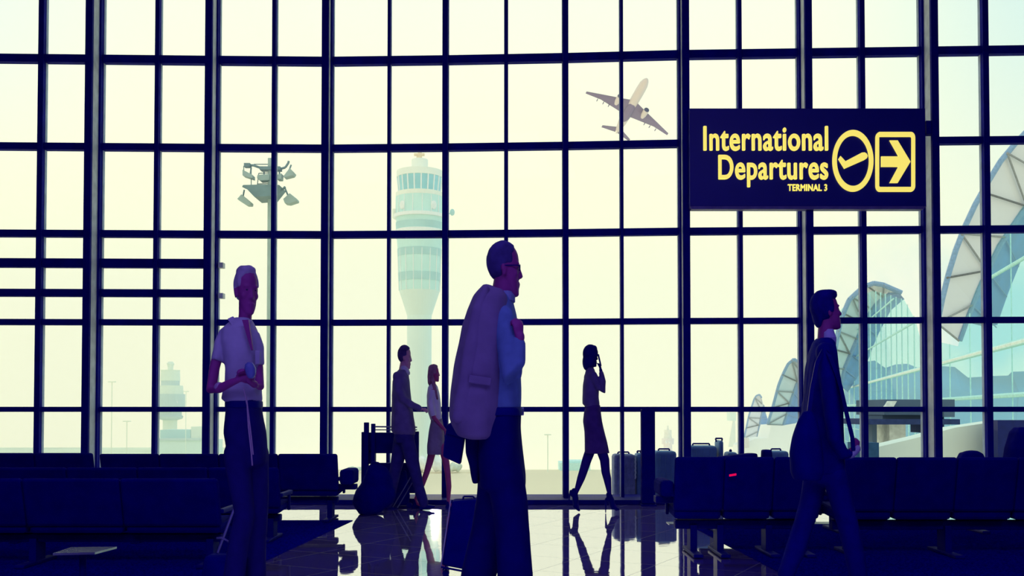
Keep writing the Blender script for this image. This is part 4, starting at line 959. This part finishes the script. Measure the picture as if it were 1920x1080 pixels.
f.limb(mb, [(1110, 838, .04, 10, 11), (1101, 862, .04, 9, 10), (1094, 885, .04, 8, 8.5), (1090, 897, .04, 7.5, 8), (1080, 925, .04, 4, 5)])
f.limb(mb, [(1125, 838, -.04, 10, 11), (1133, 862, -.04, 9, 10), (1135, 885, -.04, 8, 8.5), (1138, 897, -.04, 7.5, 8), (1142, 925, -.04, 4, 5)])
f.limb(mb, [(1080, 925, .04, 4, 5), (1080, 938, .04, 4.5, 5), (1083, 953, .04, 3.5, 5)]); f.limb(mb, [(1142, 925, -.04, 4, 5), (1147, 942, -.04, 4.5, 5), (1155, 954, -.04, 3.2, 5)])
hand(mb, f.p(1125, 694, -.08), (-.15, .2, 1), (-.8, .5, 0), .095, curl=(15, 40, 40), thumb=25, fr=.06, side=-1)
hand(mb, f.p(1125, 770, .08), (1, -.1, .28), (.2, .3, 1), .11, curl=(5, 8, 8), spread=13, thumb=50, fr=.05, w_=.36)
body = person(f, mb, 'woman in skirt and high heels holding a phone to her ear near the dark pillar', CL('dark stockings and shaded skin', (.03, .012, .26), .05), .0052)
hd.eyes(body)
def ex(m):
    hd.ell(m, -.06, 0, .62, .56, .46, .45); hd.ell(m, -.34, 0, .24, .30, .42, .40); hd.ell(m, -.1, .30, .30, .30, .12, .34); hd.ell(m, -.1, -.30, .30, .30, .12, .34); hd.ell(m, .2, 0, .86, .24, .30, .16)
hd.hair('hair', CL('black bobbed hair', (.008, .006, .22), .2), body, front=.25, side=.40, nape=.05, lift=.05, extra=ex, voxel=.006)
bl = MB(); f.slab(bl, [(687, 1101, 1111, 0, 8), (693, 1099, 1115, 0, 13), (705, 1096, 1119, 0, 19), (724, 1093, 1123, 0, 21), (745, 1092, 1123, 0, 19), (757, 1092, 1124, 0, 19), (764, 1098, 1124, 0, 18)])
f.limb(bl, [(1110, 704, -.09, 8, 8.5), (1121, 727, -.115, 7, 7.5), (1128, 735, -.115, 6, 6.5), (1128.5, 716, -.105, 5.4, 6), (1126, 700, -.09, 4.2, 4.6)])
f.limb(bl, [(1104, 706, .09, 8, 8), (1104, 735, .12, 7, 7), (1109, 758, .12, 5.6, 6), (1117, 767, .10, 4.4, 5)])
cloth('blouse', bl, CL('violet grey blouse', (.17, .12, .34)), body, .008, .005, (11, 11, 4))
sk = MB(); f.slab(sk, [(759, 1098, 1125, 0, 19), (775, 1094.5, 1127, 0, 22), (790, 1093, 1129, 0, 23), (808, 1095.5, 1133, 0, 22), (830, 1096.5, 1139, 0, 21), (850, 1096.5, 1143, 0, 20)])
cloth('skirt', sk, CL('plum skirt', (.10, .045, .26)), body, .008, .003, (9, 9, 4))
for (top, ball, toe, heel, d) in (((1079, 921), (1080, 951), (1086, 960), (1072, 924), .04), ((1143, 927), (1149, 951), (1158, 957), (1138, 932), -.04)):
    m = MB(); f.limb(m, [(top[0] - 2, top[1], d, 5.5, 6), ((top[0]+ball[0])/2, (top[1]+ball[1])/2, d, 6, 6), (ball[0], ball[1], d, 5, 6), (toe[0], toe[1] - 3, d, 2.6, 4.5)])
    f.limb(m, [(heel[0], heel[1] + 3, d, 4, 4.5), (top[0], top[1] + 10, d, 5, 5)])
    sh_ = build('high_heel_shoe', fused(m, 'shoe', origin_of(body), .005, 1), M['shoe'], body)
    if d < 0: build('stiletto_heel', MB().tube([(f.p(1136, 935, d), 2.6/f.s, 2.6/f.s), (f.p(1135, 950, d), 1.2/f.s, 1.2/f.s), (f.p(1135, 960, d), .9/f.s, .9/f.s)], 10), M['shoe'], sh_)
    else: build('stiletto_heel', MB().tube([(f.p(1071, 922, d), 3.0/f.s, 3/f.s), (f.p(1068.5, 930, d), 1.6/f.s, 1.6/f.s), (f.p(1067.5, 941, d), .9/f.s, .9/f.s)], 10), M['shoe'], sh_)
ph = build('mobile_phone', MB().obox(f.p(1122.5, 676, -.10), V((1.4/f.s, 0, 0)), V((0, 3.2/f.s, 0)), V((-2.5/f.s, 0, 11/f.s))), M['darkmetal'], loc=f.p(1122.5, 676, -.10), bevel=.003)
tag(ph, 'dark phone held to the ear of the woman in high heels', 'phone')

# ============ 6. man with a shoulder bag
f = Fig(5.92, 1545)
mb = MB(); hd = Head(f, 1551, 546, 620, 54, 46, yaw=3, tilt=-9); hd.skin(mb)
f.limb(mb, [(1545, 660, 0, 18, 24), (1547, 635, 0, 14, 16), (1549, 605, 0, 14, 15), (1550, 585, 0, 14, 15)])
f.slab(mb, [(645, 1530, 1560, 0, 36), (700, 1520, 1564, 0, 44), (780, 1520, 1568, 0, 38), (840, 1518, 1572, 0, 38), (880, 1522, 1570, 0, 36)])
f.limb(mb, [(1535, 665, -.10, 12, 14), (1538, 760, -.17, 11, 12), (1546, 820, -.17, 9, 10), (1570, 850, -.15, 8, 9), (1588, 838, -.14, 6, 7)])
f.limb(mb, [(1545, 665, .10, 12, 14), (1530, 770, .16, 10, 12), (1528, 840, .14, 8, 9), (1532, 885, .12, 6, 7)])
f.limb(mb, [(1555, 870, -.06, 18, 19), (1582, 965, -.06, 13, 14), (1590, 1010, -.06, 11, 12), (1606, 1085, -.06, 7, 8)])
f.limb(mb, [(1540, 870, .06, 18, 19), (1518, 965, .06, 13, 14), (1504, 1010, .06, 11, 12), (1475, 1075, .06, 7, 8)])
hand(mb, f.p(1588, 840, -.14), (.32, 0, .95), (-.55, .8, 0), .095, curl=(50, 75, 50), thumb=20, fr=.065, w_=.5, side=-1)
hand(mb, f.p(1532, 886, .12), (.1, 0, -1), (1, -.3, 0), .09, curl=(20, 30, 25), fr=.06)
body = person(f, mb, 'man in a dark suit with a shoulder bag, walking past the right benches', M['skin'], .0055)
hd.eyes(body)
def ex(m): hd.ell(m, .12, 0, .92, .30, .30, .12); hd.ell(m, -.34, 0, .40, .14, .26, .30); hd.ell(m, .28, 0, .86, .14, .22, .09)
hd.hair('hair', CL('black hair', (.008, .006, .22), .2), body, front=.14, side=.42, nape=.02, lift=.06, extra=ex)
dk_ = CL('near black suit', (.001, .0006, .24))
jk = MB()
f.slab(jk, [(634, 1534, 1556, 0, 22), (642, 1526, 1563, 0, 34), (660, 1520, 1565, 0, 46), (690, 1514, 1568, 0, 52), (725, 1511, 1574, 0, 52), (765, 1509, 1576, 0, 50), (800, 1506, 1577, 0, 48), (845, 1504, 1580, 0, 48), (875, 1505, 1582, 0, 46), (888, 1512, 1578, 0, 42)])
f.limb(jk, [(1535, 660, -.11, 15, 17), (1537, 750, -.185, 14, 15), (1546, 822, -.19, 13, 13), (1565, 850, -.16, 11, 11), (1580, 848, -.145, 9, 9)])
f.limb(jk, [(1545, 665, .10, 15, 17), (1530, 770, .16, 13, 14), (1528, 850, .14, 11, 11)])
cloth('suit_jacket', jk, dk_, body, .009, .005, (9, 9, 3))
build('shirt_cuff', MB().tube([(f.p(1580, 849, -.145), 8.5/f.s, 8.5/f.s), (f.p(1590, 840, -.142), 8/f.s, 8/f.s)], 16), CL('white cuff', (.6, .6, .75)), body)
build('shirt_collar', f.slab(MB(), [(618, 1543, 1561, 0, 17), (624, 1538, 1563, 0, 19), (634, 1538, 1566, 0, 22), (642, 1548, 1566, 0, 18), (650, 1556, 1566, 0, 10)]), CL('white collar', (.55, .50, .80)), body)
tr = MB(); f.slab(tr, [(865, 1512, 1578, 0, 38), (885, 1514, 1578, 0, 40), (905, 1520, 1576, 0, 36)])
f.limb(tr, [(1557, 885, -.06, 23, 24), (1572, 940, -.06, 21, 21), (1584, 985, -.06, 19, 19), (1596, 1040, -.06, 18, 18), (1606, 1092, -.06, 16, 17)])
f.limb(tr, [(1537, 885, .06, 23, 24), (1526, 940, .06, 21, 21), (1513, 985, .06, 19, 19), (1494, 1040, .06, 18, 18), (1478, 1080, .06, 16, 17)])
cloth('trousers', tr, CL('dark suit trousers', (.003, .0015, .24)), body, .010, .006, (8, 8, 2.5))
shoe(f, body, (1606, 1090), (1594, 1109), (1640, 1108), 10, -.06); shoe(f, body, (1475, 1078), (1462, 1096), (1496, 1106), 10, .06)
bg_ = empty('shoulder_bag', f.p(1500, 880, -.3)); tag(bg_, 'dark shoulder bag hanging at the hip of the man at the right', 'bag')
f.comp = True
m = MB(); f.slab(m, [(770, 1506, 1522, -.32, 10), (785, 1499, 1530, -.32, 18), (820, 1488, 1536, -.32, 24), (850, 1482, 1540, -.32, 26), (885, 1484, 1540, -.32, 26), (900, 1490, 1536, -.32, 20)])
build('body', fused(m, 'body', origin_of(bg_), .009, 3, .006), M['dark'], bg_)
def strip(pts, w2, name, par):
    m = MB(); rr = []
    for i, p in enumerate(pts):
        t = (pts[min(i+1, len(pts)-1)] - pts[max(i-1, 0)]).normalized(); u = t.cross(V((0, 1, 0))).normalized()*w2; d = V((0, .004, 0))
        rr.append([p + u - d, p - u - d, p - u + d, p + u + d])
    return build(name, m.rings(rr), M['shoe'], par)
strip([f.p(1516, 780, -.30), f.p(1522, 730, -.24), f.p(1532, 680, -.20), f.p(1545, 652, -.14), f.p(1556, 668, -.19), f.p(1568, 700, -.19), f.p(1576, 725, -.17), f.p(1586, 770, -.16), f.p(1598, 820, -.17), f.p(1600, 845, -.17)], .011, 'strap', bg_)

# ------------------------------------------------------------------ luggage cart, bags, pillar, things on the benches
CY_ = 11.15
ct = empty('luggage_cart', (at(730, 770, CY_).x, CY_, 0)); tag(ct, 'dark upright luggage cart behind the man in the dark suit', 'cart')
def fb(x0, x1, y0, y1, Y=CY_, dep=.06): a, c = at(x0, y1, Y), at(x1, y0, Y); return MB().box(a.x, c.x, Y, Y + dep, a.z, c.z)
for x0, x1, y0 in ((681.5, 691, 792), (695, 703, 794.5)): build('post', fb(x0, x1, y0, 944), M['darkmetal'], ct, bevel=.006)
build('side_plate', fb(677, 686, 810, 944, CY_ + .06), M['darkmetal'], ct, bevel=.006); build('side_plate', fb(778, 785, 809, 944, CY_ + .06), M['darkmetal'], ct, bevel=.006)
build('upper_panel', fb(686, 782, 811, 850, CY_ + .05), M['darkmetal'], ct, bevel=.01); build('lower_panel', fb(703, 782, 868, 925, CY_ + .05), M['darkmetal'], ct, bevel=.01)
build('corner_block', fb(690, 704, 845, 870, CY_ + .05), M['darkmetal'], ct)
build('rail', MB().poly([at(703, 800, CY_), at(782, 801, CY_)], .008).poly([at(703, 806, CY_), at(782, 806, CY_)], .006), hm, ct)
for px in (690, 772): build('wheel', MB().bar(V((at(px, 0, CY_).x, CY_, .035)), V((at(px, 0, CY_).x, CY_ + .04, .035)), .035, 16), M['darkmetal'], ct)
build('base_frame', MB().box(at(680, 0, CY_).x, at(784, 0, CY_).x, CY_ - .02, CY_ + .12, .05, .09), M['darkmetal'], ct)
f = Fig(10.35, 700)
bgm = MB(); f.slab(bgm, [(870, 694, 710, 0, 8), (876, 690, 724, 0, 16), (886, 685, 731, 0, 22), (898, 681, 736, 0, 26), (910, 676, 738, 0, 28), (918, 669, 740, 0, 30), (930, 662, 742, 0, 31), (941, 660, 738, 0, 30), (951, 665, 728, 0, 26), (958, 670, 716, 0, 22), (963.5, 673, 704, 0, 15)])
dbag = empty('duffel_bag', f.o); tag(dbag, 'bulging dark duffel bag on the floor between the bench and the striding man', 'bag')
build('body', fused(bgm, 'body', f.o, .010, 2, .012, (7, 7, 9)), M['dark'], dbag)
build('handle', MB().poly([f.p(694, 878, -.02), f.p(699, 866, -.02), f.p(711, 868, -.02), f.p(716, 880, -.02)], .010), M['darkmetal'], dbag)
wb = empty('wheeled_case', (at(752, 0, 11.0).x, 11.0, 0)); tag(wb, 'dark wheeled case with a slanted pull handle behind the legs of the striding man', 'suitcase')
build('body', MB().prism(px2([(715, 888), (760, 882), (767, 930), (765, 947), (722, 950)], 11.0), 11.0, 11.12), M['dark'], wb, bevel=.02)
build('pull_handle', MB().poly([at(771, 893, 10.93), at(736, 952, 10.93)], .006).poly([at(776, 900, 10.93), at(745, 952, 10.93)], .006), hm, wb)
for px in (732, 770): build('wheel', MB().bar(V((at(px, 0, 11).x, 11.0, .03)), V((at(px, 0, 11).x, 11.03, .03)), .03, 14), M['darkmetal'], wb)
pl = empty('information_pillar', (at(1214, 0, 11.3).x, 11.3, 0)); tag(pl, 'slim dark pillar standing at the window between the suitcases', 'pillar')
a, c = at(1202, 767, 11.3), at(1227, 767, 11.3)
build('body', MB().box(a.x, c.x, 11.24, 11.37, .02, a.z), M['dark'], pl, bevel=.012); build('base', MB().box(a.x - .012, c.x + .012, 11.22, 11.375, 0, .02), M['darkmetal'], pl, bevel=.004)
def item(name, label, cat, rows, Y, mt, fold=.006, vox=.008):
    g = Fig(Y, (rows[-1][1] + rows[-1][2])/2); m = MB(); g.slab(m, rows, power=.6); o_ = V((g.o.x, Y, g.p(0, rows[-1][0]).z))
    o = build(name, fused(m, name, o_, vox, 2, fold), mt, loc=o_); return tag(o, label, cat)
item('backpack', 'dark rounded backpack on the far right bench at the edge of the picture', 'bag', [(801, 1905, 1925, 0, 16), (810, 1898, 1935, 0, 26), (840, 1890, 1945, 0, 30), (864, 1886, 1948, 0, 28), (925, 1886, 1948, 0, 28)], 7.55, M['dark'])
item('holdall', 'low dark holdall on the far right bench, its top just above the backrest', 'bag', [(845, 1812, 1830, 0, 10), (850, 1802, 1840, 0, 18), (862, 1796, 1846, 0, 20), (925, 1796, 1846, 0, 22)], 7.55, M['dark'])
item('carry_bag', 'small dark square bag standing on the right bench below the vaulted roofs', 'bag', [(843, 1429, 1444, 0, 12), (846, 1428, 1446, 0, 14), (946, 1424, 1450, 0, 16)], 7.58, M['dark'], .002)
item('carry_bag', 'long low dark bag lying along the right bench beside the small square bag', 'bag', [(850, 1402, 1418, 0, 14), (856, 1345, 1420, 0, 18), (946, 1340, 1418, 0, 20)], 7.58, M['dark'], .002)
build('red_light', MB().obox(at(1374, 890.5, 7.235), V((.024, 0, .004)), V((0, .008, 0)), V((0, 0, .007))), mat('red lamp', (.8, .05, .1), .4, .3, emit=(.75, .0, .06), estr=1.0), r1)['label'] = 'tiny red light'  # small red light, built as a glowing block on the bench

# ------------------------------------------------------------------ morning haze over the airfield
hm_ = bpy.data.materials.new('morning haze'); hm_.use_nodes = True; t = hm_.node_tree; t.nodes.clear()
o = t.nodes.new('ShaderNodeOutputMaterial'); vsn = t.nodes.new('ShaderNodeVolumeScatter'); vsn.inputs['Density'].default_value = .002; vsn.inputs['Color'].default_value = (1, 1, 1, 1)
t.links.new(vsn.outputs[0], o.inputs['Volume'])
tag(build('haze', MB().box(-120, 150, 30, 260, -7, 34), hm_), 'thin pale morning haze lying over the airfield', 'haze', kind='stuff')
